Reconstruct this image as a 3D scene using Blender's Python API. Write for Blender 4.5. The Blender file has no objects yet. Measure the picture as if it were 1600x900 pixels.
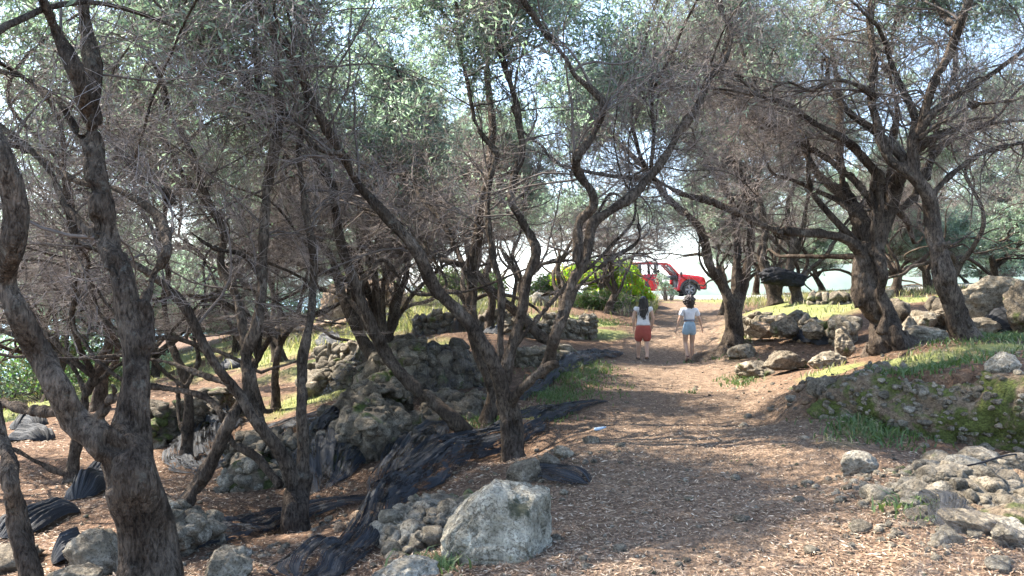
import bpy, bmesh, math, random
import numpy as np
from mathutils import Vector, Matrix
R = math.radians
C = bpy.context.scene.collection
sc = bpy.context.scene
rng = np.random.default_rng(11)
random.seed(5)

# ------------------------------------------------------------------ camera, world, sun
EYE = 1.65; FPX = 1155.0
cam_d = bpy.data.cameras.new('camera'); cam = bpy.data.objects.new('camera', cam_d); C.objects.link(cam)
cam.location = (0, 0, EYE); cam.rotation_euler = (R(90), 0, 0)
cam_d.sensor_width = 36; cam_d.lens = 36 * FPX / 1600; cam_d.clip_start = 0.05; cam_d.clip_end = 20000
sc.camera = cam
SUN_EL, SUN_AZ = 50.0, 296.0          # azimuth clockwise from +Y: the sun stands ahead and to the left
w = bpy.data.worlds.new('World'); sc.world = w; w.use_nodes = True
wn = w.node_tree.nodes; wl = w.node_tree.links
bgn = wn['Background']; sky = wn.new('ShaderNodeTexSky'); sky.sky_type = 'NISHITA'; sky.sun_disc = False
sky.sun_elevation = R(SUN_EL); sky.sun_rotation = R(SUN_AZ); sky.air_density = 1.0; sky.dust_density = .9; sky.ozone_density = 1.0
wl.new(sky.outputs[0], bgn.inputs[0]); bgn.inputs[1].default_value = 0.15
sd = bpy.data.lights.new('sun', 'SUN'); sun = bpy.data.objects.new('sun', sd); C.objects.link(sun)
sd.energy = 5.0; sd.angle = R(0.55); sd.color = (1.0, 0.93, 0.82)
a, e = R(SUN_AZ), R(SUN_EL)
sv = Vector((math.sin(a) * math.cos(e), math.cos(a) * math.cos(e), math.sin(e)))
sun.rotation_euler = sv.to_track_quat('Z', 'Y').to_euler(); sun.location = sv * 50
sc.view_settings.view_transform = 'Standard'; sc.view_settings.look = 'None'
sc.view_settings.exposure = 2.45; sc.view_settings.gamma = 1.0
sc.cycles.use_denoising = True
sc.cycles.max_bounces = 8; sc.cycles.diffuse_bounces = 4; sc.cycles.transparent_max_bounces = 12
sc.cycles.sample_clamp_indirect = 8

# ------------------------------------------------------------------ noise
def _h(ix, iy, iz, s):
    n = (ix * 374761393 + iy * 668265263 + iz * 2147483647 + s * 974634777) & 0xffffffff
    n = ((n ^ (n >> 13)) * 1274126177) & 0xffffffff
    return ((n ^ (n >> 16)) & 0xffff) / 65535.0
def vn(p, s=0):
    p = np.asarray(p, float); i = np.floor(p).astype(np.int64); f = p - i; f = f * f * (3 - 2 * f)
    o = 0
    for dx in (0, 1):
        wx = f[..., 0] if dx else 1 - f[..., 0]
        for dy in (0, 1):
            wy = f[..., 1] if dy else 1 - f[..., 1]
            for dz in (0, 1):
                wz = f[..., 2] if dz else 1 - f[..., 2]
                o = o + _h(i[..., 0] + dx, i[..., 1] + dy, i[..., 2] + dz, s) * wx * wy * wz
    return o * 2 - 1
def fbm(p, oc=4, s=0):
    p = np.asarray(p, float); o = 0; a_ = 1; t = 0
    for k in range(oc):
        o = o + vn(p, s + k) * a_; t += a_; p = p * 2.03 + 7.1; a_ *= .5
    return o / t
def P3(x, y, z=None):
    x = np.asarray(x, float); y = np.asarray(y, float)
    return np.stack([x, y, np.zeros_like(x) if z is None else np.asarray(z, float) + 0 * x], -1)

# ------------------------------------------------------------------ mesh helpers
def mesh_np(name, V, F, mats, parent=None, smooth=True, mi=None, uv=None, attrs=None):
    """V (n,3); F = (m,k) array or list of such arrays."""
    Fs = F if isinstance(F, list) else [F]
    Fs = [np.asarray(f, np.int32) for f in Fs if len(f)]
    me = bpy.data.meshes.new(name)
    me.vertices.add(len(V)); me.vertices.foreach_set('co', np.asarray(V, np.float32).ravel())
    nl = sum(f.size for f in Fs); npoly = sum(len(f) for f in Fs)
    me.loops.add(nl); me.polygons.add(npoly)
    me.loops.foreach_set('vertex_index', np.concatenate([f.ravel() for f in Fs]))
    tot = np.concatenate([np.full(len(f), f.shape[1], np.int32) for f in Fs])
    st = np.concatenate([[0], np.cumsum(tot)[:-1]]).astype(np.int32)
    me.polygons.foreach_set('loop_start', st); me.polygons.foreach_set('loop_total', tot)
    if smooth: me.polygons.foreach_set('use_smooth', np.ones(npoly, bool))
    if mi is not None: me.polygons.foreach_set('material_index', np.asarray(mi, np.int32))
    if uv is not None:
        l = me.uv_layers.new(name='UVMap'); l.data.foreach_set('uv', np.asarray(uv, np.float32)[np.concatenate([f.ravel() for f in Fs])].ravel())
    if attrs:
        for k, v in attrs.items():
            at = me.attributes.new(k, 'FLOAT', 'POINT'); at.data.foreach_set('value', np.asarray(v, np.float32))
    me.update()
    for m in (mats if isinstance(mats, (list, tuple)) else [mats]): me.materials.append(m)
    o = bpy.data.objects.new(name, me); C.objects.link(o)
    if parent is not None: o.parent = parent
    return o
class MB:
    def __init__(s): s.V = []; s.F = {}; s.n = 0
    def add(s, V, F):
        V = np.asarray(V, float); F = np.asarray(F, np.int32)
        s.F.setdefault(F.shape[1], []).append(F + s.n); s.V.append(V); s.n += len(V)
    def build(s, name, mat, parent=None, smooth=True, **k):
        return mesh_np(name, np.concatenate(s.V), [np.concatenate(f) for f in s.F.values()], mat, parent, smooth, **k)
def tag(o, label=None, cat=None, group=None, kind=None):
    if label: o['label'] = label
    if cat: o['category'] = cat
    if group: o['group'] = group
    if kind: o['kind'] = kind
    return o
def empty(name, loc, rz=0):
    o = bpy.data.objects.new(name, None); C.objects.link(o); o.location = loc; o.rotation_euler = (0, 0, rz); o.empty_display_size = .1
    return o
def copy_tree(o, parent=None):
    c = o.copy(); C.objects.link(c)
    if parent: c.parent = parent
    for ch in list(o.children): copy_tree(ch, c)
    return c

def tubes(Pn, Rn, S=4):
    """Pn (N,K,3), Rn (N,K) -> verts, quads."""
    N, K, _ = Pn.shape
    T = np.gradient(Pn, axis=1); T /= np.linalg.norm(T, axis=2, keepdims=True) + 1e-9
    ref = np.array([.31, .24, .92]); ref = np.broadcast_to(ref, T.shape[:1] + (3,)).copy()
    m = T.mean(1); m /= np.linalg.norm(m, axis=1, keepdims=True) + 1e-9
    bad = np.abs((m * ref).sum(1)) > .8; ref[bad] = (.9, -.4, .1)
    A = np.cross(T, ref[:, None, :]); A /= np.linalg.norm(A, axis=2, keepdims=True) + 1e-9
    B = np.cross(T, A)
    th = np.arange(S) * 2 * math.pi / S
    V = Pn[:, :, None, :] + Rn[:, :, None, None] * (A[:, :, None, :] * np.cos(th)[None, None, :, None] + B[:, :, None, :] * np.sin(th)[None, None, :, None])
    idx = np.arange(N * K * S).reshape(N, K, S)
    a0 = idx[:, :-1, :]; b0 = idx[:, 1:, :]
    F = np.stack([a0, np.roll(a0, -1, 2), np.roll(b0, -1, 2), b0], -1).reshape(-1, 4)
    return V.reshape(-1, 3), F
def catmull(P, n):
    P = np.asarray(P, float)
    Q = np.vstack([2 * P[0] - P[1], P, 2 * P[-1] - P[-2]])
    d = np.concatenate([[0], np.cumsum(np.linalg.norm(np.diff(P[:, :3], axis=0), axis=1))])
    s = np.linspace(0, d[-1], n); out = []
    for t in s:
        i = min(max(np.searchsorted(d, t) - 1, 0), len(P) - 2)
        u = (t - d[i]) / max(d[i + 1] - d[i], 1e-9)
        p0, p1, p2, p3 = Q[i], Q[i + 1], Q[i + 2], Q[i + 3]
        out.append(.5 * (2 * p1 + (p2 - p0) * u + (2 * p0 - 5 * p1 + 4 * p2 - p3) * u * u + (3 * p1 - p0 - 3 * p2 + p3) * u ** 3))
    return np.array(out)

# ------------------------------------------------------------------ materials
def nt(name):
    m = bpy.data.materials.new(name); m.use_nodes = True; n = m.node_tree.nodes; l = m.node_tree.links
    return m, n, l, n['Principled BSDF']
def ramp(n, stops, interp='LINEAR'):
    r = n.new('ShaderNodeValToRGB'); r.color_ramp.interpolation = interp
    while len(r.color_ramp.elements) < len(stops): r.color_ramp.elements.new(.5)
    for e_, (p, c) in zip(r.color_ramp.elements, stops): e_.position = p; e_.color = (*c, 1) if len(c) == 3 else c
    return r
def noise(n, l, vec, scale, detail=5, rough=.6, dist=0):
    t = n.new('ShaderNodeTexNoise'); t.inputs['Scale'].default_value = scale; t.inputs['Detail'].default_value = detail
    t.inputs['Roughness'].default_value = rough; t.inputs['Distortion'].default_value = dist
    if vec is not None: l.new(vec, t.inputs['Vector'])
    return t
def mapping(n, l, vec, scale=(1, 1, 1)):
    m = n.new('ShaderNodeMapping'); m.inputs['Scale'].default_value = scale; l.new(vec, m.inputs['Vector']); return m.outputs[0]
def mixc(n, l, fac, a_, b_, mode='MIX'):
    m = n.new('ShaderNodeMix'); m.data_type = 'RGBA'; m.blend_type = mode
    for s_, v in ((0, fac), (6, a_), (7, b_)):
        if hasattr(v, 'links'): l.new(v, m.inputs[s_])
        elif s_ == 0: m.inputs[0].default_value = v
        else: m.inputs[s_].default_value = (*v, 1)
    return m.outputs[2]
def bump(n, l, h, strength, dist=.01):
    b = n.new('ShaderNodeBump'); b.inputs['Strength'].default_value = strength; b.inputs['Distance'].default_value = dist
    l.new(h, b.inputs['Height']); return b.outputs[0]
def simple(name, col, rough=.6, spec=.5, metal=0, var=0.0, scale=8):
    m, n, l, b = nt(name)
    b.inputs['Roughness'].default_value = rough; b.inputs['Metallic'].default_value = metal
    b.inputs['Specular IOR Level'].default_value = spec
    tc = n.new('ShaderNodeTexCoord')
    t = noise(n, l, tc.outputs['Object'], scale, 4)
    r = ramp(n, [(.3, tuple(c * (1 - var) for c in col)), (.7, tuple(min(c * (1 + var), 1) for c in col))]); l.new(t.outputs[0], r.inputs[0])
    l.new(r.outputs[0], b.inputs['Base Color'])
    return m
def attr(n, name):
    a_ = n.new('ShaderNodeAttribute'); a_.attribute_name = name; return a_.outputs['Fac']

def bark_mat(name, c1, c2, c3):
    m, n, l, b = nt(name); tc = n.new('ShaderNodeTexCoord'); v = tc.outputs['Object']
    big = noise(n, l, v, 3.0, 4, .6); fine = noise(n, l, mapping(n, l, v, (26, 26, 9)), 1.6, 6, .7, .6)
    vo = n.new('ShaderNodeTexVoronoi'); vo.feature = 'DISTANCE_TO_EDGE'; vo.inputs['Scale'].default_value = 1; l.new(mapping(n, l, v, (60, 60, 22)), vo.inputs['Vector'])
    r1 = ramp(n, [(.34, c1), (.5, c2), (.66, c3)]); l.new(big.outputs[0], r1.inputs[0])
    r2 = ramp(n, [(.36, (.28, .26, .25)), (.5, (.95, .93, .9)), (.66, (1.55, 1.5, 1.45))]); l.new(fine.outputs[0], r2.inputs[0])
    cc = mixc(n, l, 1.0, r1.outputs[0], r2.outputs[0], 'MULTIPLY')
    fz = noise(n, l, mapping(n, l, v, (16, 16, 3.5)), 1.0, 4, .6, 1.2); rf = ramp(n, [(.40, (.35, .33, .3)), (.47, (1, 1, 1))]); l.new(fz.outputs[0], rf.inputs[0]); cc = mixc(n, l, .5, cc, rf.outputs[0], 'MULTIPLY')
    li = noise(n, l, v, 9, 5, .7); rl = ramp(n, [(.60, (0, 0, 0)), (.68, (1, 1, 1))]); l.new(li.outputs[0], rl.inputs[0]); lf = n.new('ShaderNodeMath'); lf.operation = 'MULTIPLY'; l.new(rl.outputs[0], lf.inputs[0]); lf.inputs[1].default_value = .28
    l.new(mixc(n, l, lf.outputs[0], cc, (.20, .19, .155)), b.inputs['Base Color'])
    b.inputs['Roughness'].default_value = .92; b.inputs['Specular IOR Level'].default_value = .08
    mx = n.new('ShaderNodeMath'); mx.operation = 'MULTIPLY_ADD'; l.new(vo.outputs['Distance'], mx.inputs[0]); mx.inputs[1].default_value = .8; l.new(fine.outputs[0], mx.inputs[2])
    l.new(bump(n, l, mx.outputs[0], 1.0, .03), b.inputs['Normal'])
    return m
M = {}
M['bark'] = bark_mat('olive_bark', (.042, .032, .025), (.075, .058, .045), (.135, .108, .086))
M['branch'] = simple('branch_bark', (.10, .08, .068), .8, .2, var=.3, scale=6)
M['twig'] = simple('twig_bark', (.235, .195, .175), .8, .2, var=.3, scale=3)
def leaf_mat(name, cols, trans, tw=.45, rough=.45):
    m, n, l, b = nt(name); g = n.new('ShaderNodeNewGeometry')
    k = len(cols); r = ramp(n, [(i / max(k - 1, 1), c) for i, c in enumerate(cols)]); l.new(g.outputs['Random Per Island'], r.inputs[0])
    l.new(r.outputs[0], b.inputs['Base Color']); b.inputs['Roughness'].default_value = rough
    t = n.new('ShaderNodeBsdfTranslucent'); l.new(mixc(n, l, 1.0, r.outputs[0], trans, 'MULTIPLY'), t.inputs[0])
    mx = n.new('ShaderNodeMixShader'); mx.inputs[0].default_value = tw
    l.new(b.outputs[0], mx.inputs[1]); l.new(t.outputs[0], mx.inputs[2]); l.new(mx.outputs[0], n['Material Output'].inputs[0])
    return m
M['leaf'] = leaf_mat('olive_leaf', [(.085, .12, .085), (.13, .165, .115), (.19, .225, .18), (.29, .33, .30), (.15, .185, .12)], (1.6, 1.95, 1.5), .5)
M['leaf_y'] = leaf_mat('vine_leaf', [(.14, .32, .02), (.25, .40, .03), (.38, .42, .03), (.12, .26, .03), (.50, .18, .04)], (1.7, 1.9, 1.0), .6)
M['leaf_g'] = leaf_mat('shrub_leaf', [(.05, .10, .03), (.08, .14, .04), (.10, .12, .05), (.12, .09, .05)], (1.6, 1.8, 1.2))
M['grass'] = leaf_mat('grass_blade', [(.06, .085, .03), (.11, .125, .05), (.19, .175, .09), (.29, .245, .15), (.34, .28, .18)], (1.6, 1.8, 1.0), .35, .6)
M['weed'] = leaf_mat('weed_leaf', [(.05, .085, .025), (.07, .11, .03), (.11, .14, .045)], (1.4, 1.6, 1.1), .3, .55)
M['litter'] = leaf_mat('dry_leaf', [(.11, .062, .036), (.18, .108, .064), (.28, .19, .118), (.40, .30, .20), (.08, .046, .028), (.22, .125, .066), (.52, .43, .32)], (1, 1, 1), .1, .7)
def stone_mat(name, base, dark, light, moss=0.0, mosscol=(.06, .075, .02), lich=.35, scale=1.0, patch=None):
    m, n, l, b = nt(name); tc = n.new('ShaderNodeTexCoord'); v = tc.outputs['Object']; g = n.new('ShaderNodeNewGeometry')
    n1 = noise(n, l, v, 5 * scale, 8, .68); n2 = noise(n, l, v, 22 * scale, 6, .7); n3 = noise(n, l, v, 2.2 * scale, 5, .6, .5)
    r1 = ramp(n, [(.32, dark), (.5, base), (.68, light)]); l.new(n1.outputs[0], r1.inputs[0])
    r2 = ramp(n, [(.3, (.55, .54, .52)), (.62, (1.12, 1.1, 1.07))]); l.new(n2.outputs[0], r2.inputs[0])
    c = mixc(n, l, 1.0, r1.outputs[0], r2.outputs[0], 'MULTIPLY')
    dv = n.new('ShaderNodeVectorMath'); dv.operation = 'MULTIPLY_ADD'; l.new(n1.outputs['Color'], dv.inputs[0]); dv.inputs[1].default_value = (.5, .5, .5); l.new(v, dv.inputs[2])
    ck = n.new('ShaderNodeTexVoronoi'); ck.feature = 'DISTANCE_TO_EDGE'; ck.inputs['Scale'].default_value = 3.2 * scale; l.new(dv.outputs[0], ck.inputs['Vector'])
    rc = ramp(n, [(.0, (.30, .27, .24)), (.045, (1, 1, 1))]); l.new(ck.outputs['Distance'], rc.inputs[0]); c = mixc(n, l, .85, c, rc.outputs[0], 'MULTIPLY')
    n4 = noise(n, l, v, 70 * scale, 3, .6); rp4 = ramp(n, [(.34, (.35, .33, .30)), (.46, (1, 1, 1)), (.66, (1.25, 1.24, 1.2))]); l.new(n4.outputs[0], rp4.inputs[0]); c = mixc(n, l, .8, c, rp4.outputs[0], 'MULTIPLY')
    rv = ramp(n, [(0, (.72, .70, .66)), (1, (1.25, 1.2, 1.12))]); l.new(g.outputs['Random Per Island'], rv.inputs[0])
    c = mixc(n, l, 1.0, c, rv.outputs[0], 'MULTIPLY')
    if moss > 0:
        rm = ramp(n, [(.62 - moss * .3, (0, 0, 0)), (.70 - moss * .3, (1, 1, 1))]); l.new(n3.outputs[0], rm.inputs[0])
        mc = noise(n, l, v, 30 * scale, 4); rmc = ramp(n, [(.3, tuple(x * .5 for x in mosscol)), (.7, tuple(x * 1.8 for x in mosscol))]); l.new(mc.outputs[0], rmc.inputs[0])
        c = mixc(n, l, rm.outputs[0], c, rmc.outputs[0])
    if patch is not None:
        (px, py, pz), pr = patch
        d = n.new('ShaderNodeVectorMath'); d.operation = 'DISTANCE'; l.new(v, d.inputs[0]); d.inputs[1].default_value = (px, py, pz)
        ad = n.new('ShaderNodeMath'); ad.operation = 'MULTIPLY_ADD'; l.new(n2.outputs[0], ad.inputs[0]); ad.inputs[1].default_value = pr * 2.2; l.new(d.outputs['Value'], ad.inputs[2])
        rp = ramp(n, [(pr * 1.55, (.85, .85, .85)), (pr * 2.1, (0, 0, 0))]); l.new(ad.outputs[0], rp.inputs[0])
        c = mixc(n, l, rp.outputs[0], c, (.035, .038, .02))
    l.new(c, b.inputs['Base Color']); b.inputs['Roughness'].default_value = .9; b.inputs['Specular IOR Level'].default_value = .25
    ah = n.new('ShaderNodeMath'); ah.operation = 'MULTIPLY_ADD'; l.new(n2.outputs[0], ah.inputs[0]); ah.inputs[1].default_value = .5; l.new(n1.outputs[0], ah.inputs[2])
    l.new(bump(n, l, ah.outputs[0], 1.0, .09), b.inputs['Normal'])
    return m
M['stone'] = stone_mat('limestone', (.19, .168, .135), (.08, .068, .052), (.33, .305, .26), .12)
M['stone_pale'] = stone_mat('pale_limestone', (.235, .22, .19), (.11, .10, .08), (.40, .385, .345), 0)
M['stone_warm'] = stone_mat('warm_limestone', (.30, .22, .155), (.16, .10, .065), (.46, .37, .27), 0)
M['stone_dark'] = stone_mat('weathered_limestone', (.14, .12, .095), (.055, .046, .036), (.24, .215, .18), .15)
M['bank'] = stone_mat('mossy_earth', (.20, .15, .105), (.10, .07, .048), (.31, .26, .2), .62, (.075, .085, .02), scale=1.6)
M['stone_moss'] = stone_mat('mossy_stone', (.16, .13, .10), (.08, .06, .04), (.27, .235, .18), .6, (.042, .048, .014))

# ------------------------------------------------------------------ terrain
def px(u, v, Y): return ((u - 800) / FPX * Y, Y, EYE - (v - 450) / FPX * Y)
CP = [px(*t) for t in [
    (1100, 900, 4.1), (1350, 900, 4.0), (900, 900, 4.15), (1050, 767, 6), (1250, 765, 6), (1060, 668, 9), (1200, 668, 9), (950, 668, 9), (1040, 610, 13), (1150, 608, 13),
    (1030, 566, 18.7), (1100, 564, 18.7), (980, 562, 18.7), (1060, 512, 25), (1100, 510, 25), (1060, 484, 30), (1110, 482, 30), (1060, 468, 36), (1110, 468, 36), (1000, 466, 39), (1300, 464, 39), (800, 464, 38), (1080, 465, 44),
    (780, 895, 4.6), (600, 900, 4.8), (400, 900, 5.0), (240, 935, 4.6), (20, 905, 4.9), (100, 800, 7), (30, 700, 10.5), (300, 800, 7.2), (460, 838, 7.25), (110, 748, 9),
    (430, 642, 14.5), (290, 715, 10.5), (380, 715, 10.5), (603, 608, 12.5), (745, 688, 9.3), (800, 725, 8.6), (560, 775, 7.8), (500, 600, 16), (300, 602, 19), (100, 622, 20),
    (500, 542, 22), (620, 500, 24), (620, 470, 30), (850, 482, 26), (900, 540, 19.5), (950, 470, 32), (700, 470, 32), (560, 457, 38), (800, 560, 15), (700, 522, 18), (680, 602, 12.8), (870, 600, 13), (900, 640, 10.8), (890, 700, 7.8),
    (400, 532, 28), (200, 600, 26), (0, 645, 22), (-200, 700, 16), (-300, 900, 6), (250, 545, 38), (450, 500, 38), (640, 700, 8.9), (700, 780, 6.6), (640, 850, 5.6), (560, 640, 11.2), (540, 700, 9.6), (480, 655, 12.5),
    (1370, 745, 5.5), (1300, 690, 6.8), (1450, 702, 7.2), (1450, 590, 7.75), (1330, 608, 8.4), (1600, 600, 7.1), (1600, 560, 8.2), (1250, 604, 11), (1385, 545, 11.5), (1500, 530, 10.5), (1210, 572, 14.5), (1145, 525, 17), (1270, 530, 15.8), (1250, 478, 21), (1225, 470, 24), (1320, 470, 24),
    (1400, 480, 17), (1500, 478, 16), (1600, 530, 10.5), (1600, 900, 3.6), (1480, 900, 3.8), (1600, 740, 5.2), (1600, 452, 30), (1400, 455, 34), (1600, 690, 6.6), (1160, 640, 10), (1130, 560, 17), (1900, 700, 6), (1900, 480, 16)]]
CP += [(0, 0, 0), (0, -6, 0), (-6, -2, -.3), (6, 0, .3), (-6, 3, -.4), (8, -6, .3), (-8, -8, -.4), (5, 3, .3)]
CP = np.array(CP)
BK = np.array([(*px(u, v_, y), h) for u, v_, y, h in ((1285, 650, 8.3, .30), (1340, 655, 8.0, .46), (1400, 674, 7.7, .58), (1470, 695, 7.5, .66), (1540, 705, 7.3, .72), (1640, 712, 7.0, .75), (1900, 730, 6.8, .7))])
def kern(d): return d
def rbf_fit(c, lam=.012):
    n_ = len(c); d = np.linalg.norm(c[:, None, :2] - c[None, :, :2], axis=2)
    K = -kern(d) + lam * np.eye(n_); Pm = np.c_[np.ones(n_), c[:, :2]]
    A = np.block([[K, Pm], [Pm.T, np.zeros((3, 3))]]); return np.linalg.solve(A, np.r_[c[:, 2], 0, 0, 0])
W_ = rbf_fit(CP)
def gz(x, y, rough=True):
    x = np.atleast_1d(np.asarray(x, float)); y = np.atleast_1d(np.asarray(y, float)); sh = x.shape; x = x.ravel(); y = y.ravel()
    xc = np.clip(x, -19, 24); yc = np.clip(y, -9, 45)
    z = np.empty(len(x))
    for i in range(0, len(x), 20000):
        s_ = slice(i, i + 20000); d = np.sqrt((xc[s_, None] - CP[None, :, 0]) ** 2 + (yc[s_, None] - CP[None, :, 1]) ** 2)
        z[s_] = -kern(d) @ W_[:len(CP)] + W_[-3] + W_[-2] * xc[s_] + W_[-1] * yc[s_]
    out = np.hypot(x - xc, y - yc)
    z = np.maximum(z - .42 * out * np.clip(out / 6, 0, 1) , -60)
    d = y - np.interp(x, BK[:, 0], BK[:, 1]); zf = np.interp(x, BK[:, 0], BK[:, 2]); hb = np.interp(x, BK[:, 0], BK[:, 3]); xw = np.clip((x - 3.2) / .6, 0, 1) * np.clip((9 - x) / 2, 0, 1)
    wl_ = np.clip((d + 2.0) / 1.2, 0, 1) * (d < .2) * xw; z = z * (1 - wl_) + np.minimum(z, zf - d * .02) * wl_
    wh = (d >= .2) * np.clip((2.2 - d) / 1.4, 0, 1) * xw; z = z * (1 - wh) + np.maximum(z, zf + hb - .06) * wh
    if rough:
        onp = path_w(x, y)
        z = z + fbm(P3(x * .9, y * .9), 3, 3) * .10 * (1 - onp * .7) + fbm(P3(x * 3.5, y * 3.5), 3, 9) * .035 * (1 - onp * .5)
        # worn wheel ruts along the path
        z = z + fbm(P3(x * 9, y * 9), 2, 31) * .008
    return z.reshape(sh)
PATHX = np.array([(-8, 1.0, 1.2), (0, 1.1, 1.3), (4.2, 1.15, .95), (6, 1.6, 1.35), (9, 2.2, 1.3), (13, 3.0, 1.3), (18.7, 4.1, 1.35), (25, 6.2, 1.2), (30, 7.6, 1.3), (36, 9.2, 1.7), (41, 10, 2.5), (60, 10, 2)])
def path_w(x, y):
    c = np.interp(y, PATHX[:, 0], PATHX[:, 1]); h = np.interp(y, PATHX[:, 0], PATHX[:, 2]) + .25
    d = np.abs(x - c) / h
    return np.clip(1.6 - d * 1.1, 0, 1) * (y < 45)
def g1(x, y): return float(gz(x, y)[0])
def hit(u, v, y0=3.0, y1=60):
    ys = np.geomspace(y0, y1, 500); X = (u - 800) / FPX * ys; Z = EYE - (v - 450) / FPX * ys
    g = gz(X, ys); k = np.nonzero(Z <= g)[0]
    i = k[0] if len(k) else len(ys) - 1
    return np.array([X[i], ys[i], g[i]])

# grass cover (where turf grows): spots given as points on the ground with a radius in metres
GR = [(640, 480, 3.5), (600, 510, 2.5), (540, 560, 1.8), (700, 470, 2.5), (1250, 480, 3.2), (1320, 470, 3.5), (1200, 480, 2.2), (1400, 570, .5), (1300, 580, .5), (1340, 668, .3), (1450, 556, .45), (1560, 545, .6), (1120, 560, .8),
      (900, 500, 1.4), (850, 500, 1.5), (470, 520, 2.5), (940, 520, .9), (20, 640, 4), (200, 590, 4), (500, 620, 1.2), (1260, 690, .4), (1150, 470, 3.0), (640, 560, 1.0), (850, 650, .35), (400, 560, 2.5), (1110, 500, .8)]
GR = [(*hit(u, v)[:2], r) for u, v, r in GR]
def grass_w(x, y):
    g = np.zeros_like(x)
    for gx, gy, r in GR: g = np.maximum(g, np.exp(-((x - gx) ** 2 + (y - gy) ** 2) / (r * r)))
    g = g + fbm(P3(x * 1.3, y * 1.3), 3, 50) * .45
    return np.clip((g - .32) * 3, 0, 1) * (1 - np.clip(path_w(x, y) * 1.1, 0, 1) * (y < 30))

m, n, l, b = nt('grove_floor'); tc = n.new('ShaderNodeTexCoord'); v = tc.outputs['Object']
na = noise(n, l, v, 1.1, 6, .65); nb = noise(n, l, mapping(n, l, v, (1, .8, 1)), 34, 5, .75, .4); nc = noise(n, l, v, 9, 6, .7)
vo = n.new('ShaderNodeTexVoronoi'); vo.inputs['Scale'].default_value = 30; l.new(mapping(n, l, v, (1.6, .8, 1)), vo.inputs['Vector'])
r1 = ramp(n, [(.3, (.05, .031, .02)), (.5, (.092, .058, .038)), (.7, (.155, .106, .072))]); l.new(nc.outputs[0], r1.inputs[0])
r2 = ramp(n, [(.3, (.08, .056, .038)), (.5, (.13, .094, .067)), (.7, (.22, .17, .125))]); l.new(nc.outputs[0], r2.inputs[0])
c = mixc(n, l, attr(n, 'path'), r1.outputs[0], r2.outputs[0])
sp = ramp(n, [(.30, (.45, .42, .4)), (.5, (.95, .93, .9)), (.68, (1.7, 1.6, 1.5))]); l.new(nb.outputs[0], sp.inputs[0])
c = mixc(n, l, 1.0, c, sp.outputs[0], 'MULTIPLY')
vs = ramp(n, [(0, (.75, .7, .66)), (1, (1.35, 1.3, 1.25))]); l.new(vo.outputs['Color'], vs.inputs[0]); c = mixc(n, l, .6, c, vs.outputs[0], 'MULTIPLY')
gc = ramp(n, [(.3, (.09, .10, .035)), (.55, (.15, .16, .055)), (.75, (.27, .23, .12))]); l.new(nc.outputs[0], gc.inputs[0])
c = mixc(n, l, attr(n, 'grass'), c, gc.outputs[0])
l.new(c, b.inputs['Base Color']); b.inputs['Roughness'].default_value = .95; b.inputs['Specular IOR Level'].default_value = .15
hh = n.new('ShaderNodeMath'); hh.operation = 'MULTIPLY_ADD'; l.new(nb.outputs[0], hh.inputs[0]); hh.inputs[1].default_value = .6; l.new(vo.outputs['Distance'], hh.inputs[2])
l.new(bump(n, l, hh.outputs[0], .8, .02), b.inputs['Normal'])
M['ground'] = m

def make_ground():
    ys = np.concatenate([np.linspace(-300, -12, 14), np.linspace(-10, 2, 30), np.geomspace(2.3, 50, 400), np.geomspace(51, 500, 50)])
    t = np.linspace(-1, 1, 420)
    NX = len(t); V = np.empty((len(ys), NX, 3))
    for i, y in enumerate(ys):
        near = 5 + .95 * abs(y)                      # fine columns inside the view, coarse beyond it
        x = np.where(np.abs(t) < .9, t / .9 * near, np.sign(t) * (near + ((np.abs(t) - .9) / .1) ** 3 * 500))
        V[i, :, 0] = x; V[i, :, 1] = y
    V[..., 2] = gz(V[..., 0], V[..., 1])
    idx = np.arange(len(ys) * NX).reshape(len(ys), NX)
    F = np.stack([idx[:-1, :-1], idx[:-1, 1:], idx[1:, 1:], idx[1:, :-1]], -1).reshape(-1, 4)
    x, y = V[..., 0].ravel(), V[..., 1].ravel()
    o = mesh_np('ground', V.reshape(-1, 3), F, M['ground'], attrs={'path': path_w(x, y) * .9 + .1 * fbm(P3(x * 2, y * 2), 3, 5), 'grass': grass_w(x, y)})
    tag(o, kind='structure')
make_ground()

# sea, far coast
m, n, l, b = nt('sea_water'); b.inputs['Base Color'].default_value = (.05, .16, .22, 1); b.inputs['Roughness'].default_value = .28
tc = n.new('ShaderNodeTexCoord'); t = noise(n, l, tc.outputs['Object'], .25, 5); l.new(bump(n, l, t.outputs[0], .5, .6), b.inputs['Normal'])
SEA = -45
o = mesh_np('sea', np.array([(-9000, -9000, SEA), (9000, -9000, SEA), (9000, 9000, SEA), (-9000, 9000, SEA)]), np.array([[0, 1, 2, 3]]), m); tag(o, kind='structure')
def far_hill(cx, cy, lx, ly, hgt, seed):
    nx, ny = 90, 30; X, Y_ = np.meshgrid(np.linspace(-1, 1, nx), np.linspace(-1, 1, ny))
    e_ = np.clip(1 - X ** 2, 0, 1) ** .7 * np.clip(1 - Y_ ** 2, 0, 1)
    z = e_ * hgt * (.55 + .6 * (fbm(P3(X * 3 + seed, Y_ * 1.5), 5, seed) * .5 + .5)) - 4
    V = np.stack([cx + X * lx, cy + Y_ * ly, SEA + z], -1).reshape(-1, 3); idx = np.arange(nx * ny).reshape(ny, nx)
    F = np.stack([idx[:-1, :-1], idx[:-1, 1:], idx[1:, 1:], idx[1:, :-1]], -1).reshape(-1, 4)
    tag(mesh_np('hills', V, F, M['farhill']), kind='structure')
M['farhill'] = simple('scrub_hillside', (.07, .10, .055), .95, .1, var=.4, scale=.01)
far_hill(1500, 2900, 1100, 500, 190, 4)
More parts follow.
